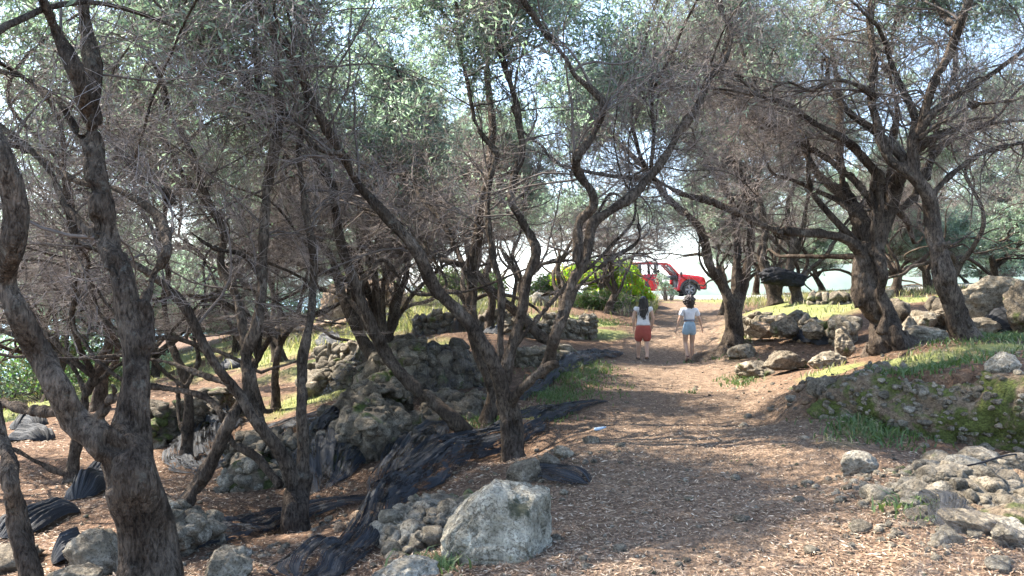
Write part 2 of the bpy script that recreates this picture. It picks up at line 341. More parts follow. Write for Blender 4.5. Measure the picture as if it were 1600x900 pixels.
far_hill(-1700, 4200, 1300, 500, 200, 8)

# road by the parked car: a pale concrete carriageway with a low kerb edge
M['road'] = simple('pale_road', (.42, .40, .37), .9, .2, var=.12, scale=3)
def make_road():
    xs = np.linspace(-6, 40, 120); rows = [35.6, 35.65, 36.4, 38, 40, 41.4, 41.45]; lift = [-.1, .05, .055, .06, .055, .05, -.1]
    V = np.array([(x, y, float(zz) + dz) for y, dz in zip(rows, lift) for x, zz in zip(xs, gz(xs, np.full_like(xs, min(max(y, 35.7), 41.3)), False))])
    V[:, 2] = np.maximum(V[:, 2], 0) if False else V[:, 2]
    idx = np.arange(len(V)).reshape(len(rows), len(xs)); F = np.stack([idx[:-1, :-1], idx[:-1, 1:], idx[1:, 1:], idx[1:, :-1]], -1).reshape(-1, 4)
    V[:, 2] += .07
    tag(mesh_np('road', V, F, M['road']), kind='structure')
make_road()

# ------------------------------------------------------------------ trees
def unit(v): return v / (np.linalg.norm(v, axis=-1, keepdims=True) + 1e-9)
def grow(start, d, L, r0, r1, K, wob, trop=0.0, power=1.0, r=rng):
    N = len(start); Pn = np.empty((N, K, 3)); Pn[:, 0] = start; d = unit(d); st = (L / (K - 1))[:, None]
    dr = r.normal(0, wob, (N, 3))
    for k in range(1, K):
        dr = dr * .6 + r.normal(0, wob, (N, 3)) * .8
        d = unit(d + dr + np.array([0, 0, trop])); Pn[:, k] = Pn[:, k - 1] + d * st
    t = np.linspace(0, 1, K)[None] ** power
    return Pn, r0[:, None] * (1 - t) + r1[:, None] * t
def spawn(Pn, Rn, per, t0, t1, spread, r=rng, bias=None):
    """children start points and directions on a batch of polylines."""
    N, K, _ = Pn.shape; par = np.repeat(np.arange(N), per); t = r.uniform(t0, t1, len(par)) * (K - 1)
    i = np.minimum(t.astype(int), K - 2); f = (t - i)[:, None]
    p = Pn[par, i] * (1 - f) + Pn[par, i + 1] * f; tg = unit(Pn[par, i + 1] - Pn[par, i])
    rad = Rn[par, i] * (1 - f[:, 0]) + Rn[par, i + 1] * f[:, 0]
    s_ = unit(r.normal(0, 1, (len(par), 3))); s_ = unit(s_ - tg * (s_ * tg).sum(1, keepdims=True))
    a_ = r.uniform(spread[0], spread[1], (len(par), 1)); d = tg * np.cos(a_) + s_ * np.sin(a_)
    if bias is not None: d = d + bias
    return p, unit(d), rad, par
def leaves_at(p, d, size, r=rng, ratio=.26):
    n_ = len(p); d = unit(d); s_ = unit(np.cross(d, r.normal(0, 1, (n_, 3)))); L = size[:, None]; nrm = np.cross(d, s_)
    mid = p + d * L * .5 + nrm * L * .06
    V = np.stack([p, mid + s_ * L * ratio * .5, p + d * L, mid - s_ * L * ratio * .5], 1).reshape(-1, 3)
    return V, np.arange(n_ * 4).reshape(-1, 4)

def limb_mesh(mb, Pl, Rl, S, rough=.1, seed=0, cap=False):
    """one thick, fluted, knotty limb."""
    K = len(Pl); T = unit(np.gradient(Pl, axis=0)); A = np.empty((K, 3)); a_ = unit(np.cross(T[0], (.3, .9, .1)))
    for k in range(K): a_ = unit(a_ - T[k] * (a_ @ T[k])); A[k] = a_
    B = np.cross(T, A); th = np.arange(S) * 2 * math.pi / S
    dirv = A[:, None] * np.cos(th)[None, :, None] + B[:, None] * np.sin(th)[None, :, None]
    base = Pl[:, None] + dirv * Rl[:, None, None]
    s_ = np.concatenate([[0], np.cumsum(np.linalg.norm(np.diff(Pl, axis=0), axis=1))])
    tw = th[None] + s_[:, None] * .8 + seed
    fl = .55 * np.sin(3 * tw) + .35 * np.sin(5 * tw + 1.3 * s_[:, None] * 2)
    q = np.stack([np.cos(tw) * 1.4, np.sin(tw) * 1.4, np.repeat(s_[:, None] * 2.2, S, 1)], -1)
    kn = fbm(q + seed * 3.7, 3, seed) ; kf = np.clip(fbm(q * 1.7 + seed, 2, seed + 7) - .35, 0, 1) * -1.6
    rr = Rl[:, None] * (1 + rough * (fl * .8 + kn * 1.5 + kf * 1.2))
    V = (Pl[:, None] + dirv * rr[:, :, None]).reshape(-1, 3)
    idx = np.arange(K * S).reshape(K, S); a0 = idx[:-1]; b0 = idx[1:]
    F = np.stack([a0, np.roll(a0, -1, 1), np.roll(b0, -1, 1), b0], -1).reshape(-1, 4)
    mb.add(V, F)
    bot = np.vstack([V[:S], Pl[0] - T[0] * Rl[0] * .3]); i_ = np.arange(S); mb.add(bot, np.stack([np.roll(i_, -1), i_, np.full(S, S)], -1))
    tip = np.vstack([V[-S:], Pl[-1] + T[-1] * Rl[-1] * .3]); i_ = np.arange(S)
    mb.add(tip, np.stack([i_, np.roll(i_, -1), np.full(S, S)], -1))

def foliate(root, limbs, ground_z, seed, sp1=.13, zmin=2.05, leafz=3.9, ldens=1.0, lsize=.085, n2=8, n3=9, tw=1.0, origin=None, l1len=(.7, 2.0), bare=.5, lpt=5, away=0.0, ymin=None):
    """branches, twigs and leaves for a set of limbs [(P (K,3), R (K))]; all in the local frame of root."""
    r = np.random.default_rng(seed); st = []; dd = []; rr = []
    for Pl, Rl in limbs:
        seg = np.linalg.norm(np.diff(Pl, axis=0), axis=1); s_ = np.concatenate([[0], np.cumsum(seg)]); n_ = max(int(s_[-1] / sp1), 1)
        t = r.uniform(0, s_[-1], n_); p = np.stack([np.interp(t, s_, Pl[:, k]) for k in range(3)], -1)
        tg = unit(np.stack([np.interp(np.minimum(t + .05, s_[-1]), s_, Pl[:, k]) for k in range(3)], -1) - np.stack([np.interp(np.maximum(t - .05, 0), s_, Pl[:, k]) for k in range(3)], -1))
        h = p[:, 2] - ground_z
        keep = r.random(n_) < np.clip((h - zmin) / 1.2, 0, 1)
        rad = np.interp(t, s_, Rl)
        keep &= ~((rad > .10) & (r.random(n_) < .6))
        side = r.normal(0, 1, (n_, 3)) * (1, 1, .55); side[:, 1] = np.where(r.random(n_) < away, np.abs(side[:, 1]) + .8, side[:, 1]); side = unit(side); side = unit(side - tg * (side * tg).sum(1, keepdims=True))
        an = r.uniform(.6, 1.25, (n_, 1)); d = tg * np.cos(an) + side * np.sin(an)
        st.append(p[keep]); dd.append(d[keep]); rr.append(rad[keep])
    st = np.concatenate(st); dd = np.concatenate(dd); rr = np.concatenate(rr)
    N = len(st)
    L = r.uniform(*l1len, N) * np.clip(.45 + rr * 14, .55, 1.1); ra = np.minimum(rr * .5, r.uniform(.009, .019, N)) * tw
    P1, R1 = grow(st, dd, L, ra, ra * .3, 9, .2, .03, r=r)
    p, d, rad, _ = spawn(P1, R1, n2, .12, 1.0, (.5, 1.15), r)
    L = r.uniform(.3, .95, len(p)); ra = np.minimum(rad * .6, r.uniform(.0035, .006, len(p))) * tw
    P2, R2 = grow(p, d, L, ra, ra * .4, 6, .22, .01, r=r)
    p, d, rad, _ = spawn(P2, R2, n3, .1, 1.0, (.4, 1.1), r)
    L = r.uniform(.12, .42, len(p)); ra = np.full(len(p), .0021) * tw
    P3_, R3 = grow(p, d, L, ra, ra * .5, 4, .26, -.02, r=r)
    for Q in (P1, P2, P3_): Q[..., 2] = np.where(Q[..., 2] - ground_z < 1.75, 1.75 + ground_z + (1.75 - Q[..., 2] + ground_z) * .35, Q[..., 2])
    if ymin is not None:
        k1, k2, k3 = (Q[..., 1].min(1) > ymin for Q in (P1, P2, P3_)); P1, R1, P2, R2, P3_, R3 = P1[k1], R1[k1], P2[k2], R2[k2], P3_[k3], R3[k3]
    mb = MB(); V, F = tubes(P1, R1, 5); mb.add(V, F); V, F = tubes(P2, R2, 4); mb.add(V, F)
    mb.build('branch', M['branch'], root)
    V, F = tubes(P3_, R3, 3); mesh_np('twigs', V, F, M['twig'], root)
    # leaves: dense in the crown above leafz, hardly any on the bare shaded twigs below it
    h = P3_[:, -1, 2] - ground_z + fbm(P3_[:, -1] * .9, 3, seed) * 1.3
    pr = np.clip((h - leafz) / .9, 0, 1) * ldens * np.clip(.75 + 3.2 * fbm(P3_[:, -1] * .95 + 3, 2, seed + 3), .25, 1.8)
    cnt = r.poisson(pr * lpt)
    par = np.repeat(np.arange(len(P3_)), cnt)
    if len(par):
        t = r.random(len(par)) * 3; i = np.minimum(t.astype(int), 2); f = (t - i)[:, None]
        p = P3_[par, i] * (1 - f) + P3_[par, i + 1] * f; tg = unit(P3_[par, i + 1] - P3_[par, i])
        d = tg * .6 + unit(r.normal(0, 1, tg.shape)) * .9
        V, F = leaves_at(p, d, r.uniform(.7, 1.25, len(p)) * lsize, r)
        mesh_np('crown', V, F, M['leaf'], root, smooth=False)
    return N, len(P3_), len(par)

def fuse(mb, vox, seed, rough):
    """weld overlapping limbs into one continuous wooden body, then roughen its bark."""
    me = bpy.data.meshes.new('w'); V = np.concatenate(mb.V); me.from_pydata(V.tolist(), [], [f.tolist() for fs in mb.F.values() for ff in fs for f in ff]); o = bpy.data.objects.new('w', me); C.objects.link(o)
    rm = o.modifiers.new('r', 'REMESH'); rm.mode = 'VOXEL'; rm.voxel_size = vox; rm.adaptivity = 0
    sm = o.modifiers.new('s', 'SMOOTH'); sm.factor = .5; sm.iterations = 5
    dg = bpy.context.evaluated_depsgraph_get(); dg.update(); m2 = bpy.data.meshes.new_from_object(o.evaluated_get(dg))
    n_ = len(m2.vertices); V = np.empty(n_ * 3, np.float32); m2.vertices.foreach_get('co', V); V = V.reshape(-1, 3).astype(float)
    N = np.empty(n_ * 3, np.float32); m2.vertex_normals.foreach_get('vector', N); N = N.reshape(-1, 3)
    q = np.array([p.vertices[:] for p in m2.polygons if len(p.vertices) == 4])
    bpy.data.objects.remove(o); bpy.data.meshes.remove(me); bpy.data.meshes.remove(m2)
    S_ = V * (1, 1, .32)
    d = fbm(S_ * 11 + seed, 3, seed) * .011 + fbm(S_ * 30 + seed, 2, seed + 2) * .006 + fbm(V * 4.2 + seed, 3, seed + 5) * .022 * rough - np.clip(fbm(V * (6, 6, 4.0) + seed * 2, 2, seed + 9) - .42, 0, 1) * .22 * rough
    return V + N * d[:, None], q
def traced_tree(base_uv, Y, limbs, label, seed, name='olive_tree', ext=True, yb=None, rough=1.0, **kw):
    """limbs: (points in picture coordinates at distance Y, radii px at both ends, depth offsets at both ends)"""
    bx, by, bz = px(base_uv[0], base_uv[1], Y); g = g1(bx, by)
    root = empty(name, (bx, by, g)); tag(root, label, 'olive tree', kw.pop('group', 'olive trees of the grove'))
    r = np.random.default_rng(seed); mb = MB(); thick = MB(); ls = []; org = np.array([bx, by, g])
    for li, lb in enumerate(limbs):
        pts, (ra, rb), (da, db) = lb[:3]; n_ = len(pts)
        uv = np.array(pts, float); s_ = np.concatenate([[0], np.cumsum(np.linalg.norm(np.diff(uv, axis=0), axis=1))]); s_ /= s_[-1]
        dep = Y + da + (db - da) * s_ + np.where((s_ > 0) & (s_ < 1), r.normal(0, .06, n_), 0)
        Pw = np.array([px(u, v_, y) for (u, v_), y in zip(uv, dep)])
        L = np.linalg.norm(np.diff(Pw, axis=0), axis=1).sum(); K = max(int(L / .07), 8)
        Pl = catmull(Pw, K); t = np.linspace(0, 1, K)
        Pl += np.stack([vn(np.stack([t * L * 2.2, t * 0 + k * 9.1, t * 0 + seed + li * 3.3], -1), k) for k in range(3)], -1) * .022 * np.minimum(1, t * 6)[:, None]
        if lb[3:] and lb[3] == 'root': ra, rb = ra * .80, rb * (.82 if L < 1.2 else .66)
        else: ra, rb = ra * .62, rb * .56
        rad = (ra + (rb - ra) * t ** .8) / FPX * (Y + da + (db - da) * t)
        if lb[3:] and lb[3] == 'root':           # flares into the ground
            below = Pl[:, 2] < Pl[0, 2] + .45; rad = rad * (1 + .38 * np.exp(-np.clip(Pl[:, 2] - g, -.3, 9) / .16))
        Pl = Pl - org
        limb_mesh(thick, Pl, rad, 26 if ra > 14 else 14, (.15 if ra > 10 else .10) * rough, seed + li)
        ls.append((Pl, rad))
        if ext and Pl[-1, 2] > 1.2 and not (lb[3:] and lb[3] == 'stub'):  # the limb forks on upwards into the crown
            ne = 3 if rad[-1] > .03 else 2; d0 = unit(Pl[-1] - Pl[-6])
            d = unit(np.repeat(d0[None], ne, 0) * .9 + r.normal(0, .5, (ne, 3)) + (0, 0, .45))
            hh = max(5.9 - Pl[-1, 2], 1.1); Lx = r.uniform(.9, 1.35, ne) * hh
            Pe, Re = grow(np.repeat(Pl[-1][None], ne, 0), d, np.minimum(Lx, 3.2), np.full(ne, rad[-1] * .85), np.full(ne, min(.012, rad[-1] * .5)), 22, .16, .03, r=r)
            zl = Pl[-1, 2] + .1 * np.linspace(0, 1, 22)[None]; Pe[..., 2] = np.where(Pe[..., 2] < zl, zl + .4 * (zl - Pe[..., 2]), Pe[..., 2])
            for q in range(ne): limb_mesh(mb, Pe[q], Re[q], 8, .08, seed + 31 + q); ls.append((Pe[q], Re[q]))
    fv, fq = fuse(thick, .011 if Y < 6 else (.016 if Y < 13 else .025), seed, rough); mb.add(fv, fq)
    mb.build('trunk', M['bark'], root)
    kw.setdefault('away', .92); kw.setdefault('ymin', 3.3 - by)
    k = foliate(root, ls, 0, seed + 100, **kw)
    print(label[:40], 'Y', Y, 'ground-target', round(g - bz, 2), k)
    return root

near = dict(sp1=.155, n2=8, n3=9, lpt=4.5)
traced_tree((238, 935), 4.6, [
    ([(238, 960), (237, 880), (228, 800), (212, 740), (200, 700)], (50, 46), (0, 0), 'root'),
    ([(200, 740), (195, 690), (205, 640), (212, 580), (205, 500), (190, 430), (168, 370), (152, 300), (141, 200), (146, 120), (140, 60), (130, -30)], (40, 17), (0, .6)),
    ([(225, 740), (222, 640), (228, 560), (232, 500), (225, 470)], (30, 16), (.12, .25), 'stub'),
    ([(141, 200), (120, 130), (92, 60), (70, 0), (52, -60)], (18, 12), (.3, -.4)),
    ([(215, 760), (165, 690), (120, 650), (95, 600), (65, 545), (28, 490), (8, 440), (22, 385), (28, 330), (8, 250), (-20, 190), (-40, 100)], (42, 20), (0, -.7)),
    ([(120, 650), (70, 640), (20, 635), (-30, 632), (-90, 600)], (14, 10), (-.1, .5)),
    ([(150, 655), (168, 638), (182, 610), (178, 598)], (12, 8), (-.1, -.3), 'stub'),
    ([(170, 420), (155, 380), (130, 355), (100, 315), (80, 270), (30, 220), (-30, 180)], (13, 8), (.2, 1.0)),
    ([(140, 240), (115, 200), (95, 165), (50, 125), (0, 108), (-40, 100)], (9, 5), (.3, 1.0)),
    ([(222, 480), (240, 430), (258, 390), (252, 345), (230, 320), (185, 295), (120, 285), (40, 235), (-20, 225)], (14, 7), (.3, 1.6)),
], 'large olive tree with thick forked trunk in the left foreground', 1, leafz=3.9, sp1=.30, n2=7, n3=9, zmin=2.1, lpt=6, away=.95, ymin=-.25)
traced_tree((48, 925), 4.0, [
    ([(52, 940), (45, 880), (30, 810), (12, 750), (0, 690), (-14, 620), (-40, 540), (-90, 470)], (21, 15), (0, .2), 'root'),
], 'slender hollow olive trunk cut off by the left picture edge', 2, leafz=3.9, sp1=.6, n2=6, n3=7, zmin=2.9, lpt=6)
traced_tree((460, 838), 7.25, [
    ([(462, 855), (462, 800), (466, 770), (470, 740)], (27, 22), (0, 0), 'root'),
    ([(470, 770), (474, 700), (470, 640), (474, 580), (483, 510), (489, 445), (490, 390), (478, 320), (470, 240), (480, 160), (470, 80), (478, 0)], (16, 7), (0, .8)),
    ([(466, 775), (448, 730), (425, 690), (400, 650), (370, 610), (340, 575), (322, 545), (305, 510), (290, 480), (262, 450), (225, 420), (180, 400), (120, 380)], (20, 8), (0, -.8)),
    ([(410, 670), (395, 630), (385, 590), (382, 550), (372, 470), (356, 440), (345, 410), (350, 370), (330, 325), (312, 285), (296, 235), (262, 170), (245, 110), (215, 50), (195, -10)], (14, 7), (.1, 1.2)),
    ([(330, 325), (290, 280), (260, 230), (210, 155), (170, 100)], (8, 5), (.9, 1.8)),
    ([(440, 760), (400, 715), (360, 690), (345, 650), (320, 620), (250, 605), (205, 600)], (11, 7), (.1, .7)),
    ([(365, 605), (335, 590), (290, 575), (230, 560)], (9, 6), (-.1, .4)),
], 'tall forked olive tree with pale upright stem, left of the black net', 3, leafz=4.2, **near)
traced_tree((272, 825), 6.9, [
    ([(274, 845), (276, 815), (298, 772), (328, 725), (360, 660), (385, 622), (390, 590), (383, 560), (400, 500), (408, 440), (416, 350), (420, 285), (434, 210), (437, 110), (425, 50), (398, -10)], (15, 9), (0, .8), 'root'),
    ([(362, 655), (352, 635), (362, 618)], (5, 3), (.05, 0), 'stub'),
    ([(408, 440), (380, 400), (330, 385), (270, 330), (265, 300), (215, 275)], (7, 4), (.4, -.6)),
], 'leaning olive stem with split bark crossing the tall forked tree', 4, leafz=4.2, **near)
traced_tree((802, 728), 8.6, [
    ([(803, 740), (802, 705), (800, 670), (796, 640), (790, 620)], (21, 20), (0, 0), 'root'),
    ([(795, 650), (784, 600), (770, 560), (748, 525), (718, 490), (683, 455), (648, 390), (608, 340), (563, 295), (533, 240), (500, 180), (480, 140), (462, 95), (425, 45), (400, 0)], (20, 10), (0, -1.6)),
    ([(790, 600), (783, 560), (782, 510), (784, 450), (770, 395), (763, 340), (765, 285), (773, 240), (745, 200), (735, 150), (720, 80)], (11, 6), (.1, 1.3)),
    ([(788, 600), (795, 560), (806, 515), (820, 450), (838, 400), (828, 365), (803, 320), (803, 275), (818, 235), (808, 175), (798, 130), (778, 60), (773, 0)], (15, 7), (.05, .6)),
    ([(796, 640), (808, 610), (830, 590), (852, 576), (868, 572)], (15, 12), (0, -.5), 'stub'),
    ([(842, 588), (858, 560), (870, 520), (884, 475), (893, 440), (903, 400), (904, 350), (926, 325), (925, 300), (905, 270), (903, 245), (928, 210), (942, 168), (930, 148), (898, 118), (886, 92), (853, 55), (830, 20), (805, -20)], (16, 8), (-.3, -1.0)),
    ([(893, 445), (916, 400), (925, 350), (948, 332), (983, 312), (1008, 285), (1038, 250), (1066, 203), (1091, 165), (1111, 120), (1136, 82), (1141, 45), (1121, 0), (1110, -40)], (14, 9), (-.4, .9)),
    ([(880, 500), (905, 450), (950, 408), (990, 382), (1000, 362), (995, 325), (985, 300)], (8, 3), (-.3, .4)),
    ([(806, 540), (830, 505), (855, 478), (880, 450)], (8, 6), (.1, .6)),
    ([(533, 240), (500, 235), (470, 200), (460, 150), (455, 80)], (8, 4), (-1.2, -1.6)),
], 'olive tree with many curving limbs and a sawn stub beside the path', 5, leafz=4.3, **near)
traced_tree((748, 690), 9.3, [
    ([(752, 694), (735, 682), (705, 652), (660, 615), (630, 588), (600, 548), (578, 500), (560, 450), (538, 390), (527, 330), (520, 290), (500, 255), (478, 210), (440, 170), (400, 150)], (16, 8), (0, -1.0), 'root'),
    ([(600, 548), (570, 500), (550, 470), (520, 455), (500, 450)], (8, 5), (-.2, .8)),
    ([(560, 450), (575, 425), (600, 405), (640, 455), (690, 458)], (6, 5), (-.4, .3)),
], 'long low olive stem leaning left from behind the stubbed tree', 6, leafz=4.3, **near)
traced_tree((762, 670), 9.9, [
    ([(760, 680), (762, 655), (772, 620), (765, 590), (748, 555), (740, 505), (738, 450), (735, 420), (745, 370), (752, 320), (766, 260), (770, 200), (760, 120), (765, 40)], (15, 7), (0, 1.0), 'root'),
    ([(742, 500), (738, 440), (720, 412), (683, 402), (653, 380), (630, 350), (600, 340)], (9, 5), (.2, .3)),
    ([(738, 450), (715, 390), (690, 345), (660, 310), (640, 280), (600, 270), (560, 255)], (9, 5), (.1, 1.5)),
], 'upright olive stem standing just behind the stubbed tree', 7, leafz=4.4, **near)
traced_tree((603, 610), 12.4, [
    ([(606, 616), (600, 590), (590, 565), (567, 532), (548, 495), (532, 455), (520, 410), (500, 380), (470, 350)], (17, 6), (0, .8), 'root'),
    ([(567, 532), (562, 500), (545, 460), (560, 400), (556, 350)], (7, 4), (.2, 1)),
    ([(548, 495), (570, 440), (590, 380), (600, 310), (625, 240), (630, 180)], (9, 5), (.2, .8)),
], 'olive tree with stumpy base on top of the mossy rock terrace', 8, leafz=3.7, sp1=.08, n2=8, n3=9, lpt=7)
traced_tree((430, 642), 14.4, [
    ([(430, 650), (430, 600), (433, 560), (438, 540)], (10, 8), (0, 0), 'root'),
    ([(436, 560), (420, 520), (412, 490), (415, 450), (400, 410), (395, 360)], (6, 4), (0, .8)),
    ([(437, 545), (446, 520), (465, 490), (472, 455), (480, 420), (470, 370), (480, 300)], (7, 4), (0, .3)),
    ([(436, 550), (434, 500), (432, 450), (440, 400)], (5, 3), (0, -.4)),
], 'small olive tree with three thin stems on the middle terrace', 9, leafz=3.9, sp1=.09, n2=8, n3=9, lpt=7)
traced_tree((385, 700), 11.0, [
    ([(405, 660), (402, 630), (396, 600), (398, 570), (405, 560)], (10, 7), (0, 0), 'root'),
    ([(398, 610), (412, 640), (425, 640)], (8, 6), (0, 0), 'stub'),
    ([(402, 575), (380, 540), (360, 510), (345, 470), (330, 430), (310, 395), (280, 370)], (8, 4), (0, 1)),
], 'young olive stem half hidden between the left forked trees', 10, leafz=4.0, sp1=.2, n2=7, n3=8)
traced_tree((288, 745), 10.2, [
    ([(290, 760), (288, 720), (292, 680), (296, 640), (294, 600), (275, 560), (262, 520), (258, 470), (262, 430), (248, 380)], (13, 6), (0, .6), 'root'),
    ([(292, 690), (282, 660), (280, 620), (278, 590)], (6, 5), (.05, .4)),
    ([(294, 600), (310, 560), (302, 520), (318, 480), (320, 440)], (7, 4), (0, .5)),
    ([(294, 610), (270, 590), (235, 560), (200, 555)], (7, 4), (0, -.3)),
], 'twisted double olive stem right behind the large foreground tree', 11, leafz=4.0, sp1=.16, n2=8, n3=8)
traced_tree((110, 750), 9.0, [
    ([(112, 756), (114, 735), (120, 705), (128, 660), (135, 620), (150, 590)], (12, 9), (0, 0), 'root'),
    ([(118, 742), (95, 738), (60, 722), (20, 700), (-20, 690), (-80, 660)], (8, 6), (0, .1)),
    ([(135, 620), (110, 570), (60, 540), (0, 515), (-50, 500)], (8, 5), (0, .3)),
    ([(145, 600), (190, 570), (230, 560)], (7, 5), (0, .6)),
], 'low olive tree with a limb sweeping along the ground at left', 12, leafz=3.6, sp1=.16, zmin=1.2, n2=8, n3=8)
traced_tree((855, 538), 19.3, [
    ([(862, 545), (852, 533), (820, 502), (790, 472), (755, 440), (735, 405), (725, 360), (705, 320), (690, 270)], (11, 5), (0, .6), 'root'),
    ([(800, 482), (806, 440), (800, 400), (815, 360), (820, 310)], (6, 4), (0, .8))], 'leaning olive stem at the central dry stone wall', 18, leafz=4.1, sp1=.13, tw=1.3, lsize=.11, lpt=6)
traced_tree((766, 522), 20.0, [
    ([(766, 528), (764, 500), (768, 470), (760, 430), (770, 390), (764, 340), (780, 290)], (10, 5), (0, .6), 'root'),
    ([(766, 460), (745, 430), (735, 390), (715, 350)], (6, 4), (0, -.8))], 'upright olive trunk above the net covered terrace', 19, leafz=4.1, sp1=.13, tw=1.3, lsize=.11, lpt=6)
gn = dict(sp1=.165, n2=8, n3=9, lpt=6)
traced_tree((1385, 545), 11.5, [
    ([(1396, 556), (1390, 530), (1378, 500), (1362, 470), (1352, 440), (1356, 410), (1366, 385)], (32, 27), (0, 0), 'root'),
    ([(1380, 520), (1384, 490), (1374, 465), (1380, 430), (1372, 400)], (15, 14), (-.25, -.2)),
    ([(1344, 480), (1334, 450), (1340, 428)], (13, 6), (0, .1), 'stub'),
    ([(1368, 410), (1370, 370), (1372, 325), (1366, 300), (1368, 270), (1336, 230), (1306, 210), (1261, 185), (1236, 165), (1190, 150)], (19, 7), (0, -.8)),
    ([(1352, 410), (1328, 378), (1286, 366), (1241, 362), (1201, 355), (1161, 335), (1111, 315), (1066, 305), (1020, 280)], (14, 7), (0, -1.2)),
    ([(1368, 325), (1346, 295), (1316, 265), (1281, 240), (1236, 215), (1191, 185), (1150, 160)], (11, 6), (0, .8)),
    ([(1360, 400), (1346, 380), (1331, 320), (1316, 280), (1311, 215), (1313, 150), (1300, 80)], (15, 6), (.1, 1.5)),
    ([(1380, 350), (1390, 338), (1416, 322), (1431, 298), (1440, 270), (1470, 230), (1510, 210)], (11, 6), (0, 1.0)),
    ([(1372, 310), (1386, 285), (1391, 240), (1400, 180), (1390, 110), (1398, 40)], (9, 5), (0, .6)),
], 'old gnarled olive tree with hollow knotted trunk on the right bank', 13, leafz=4.6, rough=2.0, **gn)
traced_tree((1503, 530), 10.5, [
    ([(1508, 542), (1502, 515), (1490, 470), (1478, 430), (1466, 380), (1458, 335), (1446, 300), (1430, 275)], (24, 14), (0, 0), 'root'),
    ([(1466, 392), (1474, 384), (1486, 378)], (13, 9), (0, -.2), 'stub'),
    ([(1440, 292), (1415, 265), (1391, 250), (1376, 220), (1362, 155), (1366, 100), (1361, 40), (1366, -20)], (14, 9), (0, .4)),
    ([(1425, 275), (1427, 228), (1444, 190), (1456, 140), (1480, 90), (1496, 50), (1508, 20), (1520, -20)], (13, 11), (0, -.6)),
    ([(1436, 217), (1466, 195), (1491, 185), (1516, 165), (1561, 158), (1610, 150)], (6, 3), (-.2, -1)),
    ([(1372, 152), (1341, 135), (1306, 125), (1266, 140), (1226, 130), (1180, 150)], (8, 4), (.2, -.8)),
    ([(1450, 280), (1461, 215), (1476, 155), (1491, 110), (1490, 50)], (9, 5), (.1, 1.5)),
    ([(1496, 50), (1470, 20), (1450, -20)], (9, 6), (-.5, .5)),
    ([(1450, 310), (1500, 260), (1560, 230), (1620, 220)], (9, 5), (.1, .8)),
], 'olive tree with knobbed leaning trunk, furthest right on the bank', 14, leafz=4.5, **gn)
traced_tree((1145, 525), 16.8, [
    ([(1141, 580), (1143, 540), (1144, 520), (1146, 490), (1146, 470)], (19, 18), (0, 0), 'root'),
    ([(1142, 512), (1140, 480), (1130, 450), (1112, 420), (1106, 392), (1091, 352), (1066, 330), (1040, 305), (1020, 275), (990, 245), (960, 215)], (16, 6), (0, -.9)),
    ([(1146, 510), (1147, 480), (1149, 430), (1153, 380), (1146, 325), (1136, 300), (1096, 240), (1066, 215), (1040, 170)], (13, 6), (0, .5)),
    ([(1148, 512), (1152, 480), (1163, 445), (1173, 375), (1171, 320), (1156, 270), (1141, 225), (1131, 190), (1120, 120)], (13, 6), (0, -.3)),
    ([(1171, 330), (1185, 290), (1190, 240), (1205, 200)], (6, 4), (-.2, .6)),
    ([(1146, 330), (1170, 300), (1210, 270), (1240, 250)], (5, 3), (.3, -.5)),
], 'forked olive tree at the right edge of the path by the walkers', 15, leafz=4.2, sp1=.10, n2=8, n3=9, tw=1.2, lsize=.11, lpt=6)
traced_tree((1208, 468), 23.5, [
    ([(1212, 476), (1206, 458), (1198, 430), (1190, 395), (1196, 360), (1190, 330), (1180, 300), (1150, 260)], (13, 5), (0, .5), 'root'),
    ([(1214, 470), (1224, 430), (1242, 400), (1253, 360), (1262, 310), (1276, 265), (1290, 230)], (8, 4), (0, -.5)),
], 'olive tree with black bundle wedged in its forked trunk', 16, leafz=4.2, sp1=.12, n2=8, n3=9, lpt=7, tw=1.6, lsize=.13)
traced_tree((1246, 472), 23.0, [
    ([(1246, 480), (1244, 455), (1232, 430), (1236, 400), (1240, 370), (1230, 330), (1245, 280)], (11, 4), (0, .6), 'root'),
    ([(1246, 450), (1262, 425), (1290, 400), (1300, 385), (1320, 350), (1340, 330)], (7, 4), (0, .5)),
], 'olive tree leaning right just beside the black bundle', 17, leafz=4.2, sp1=.12, n2=8, n3=9, lpt=7, tw=1.6, lsize=.13)

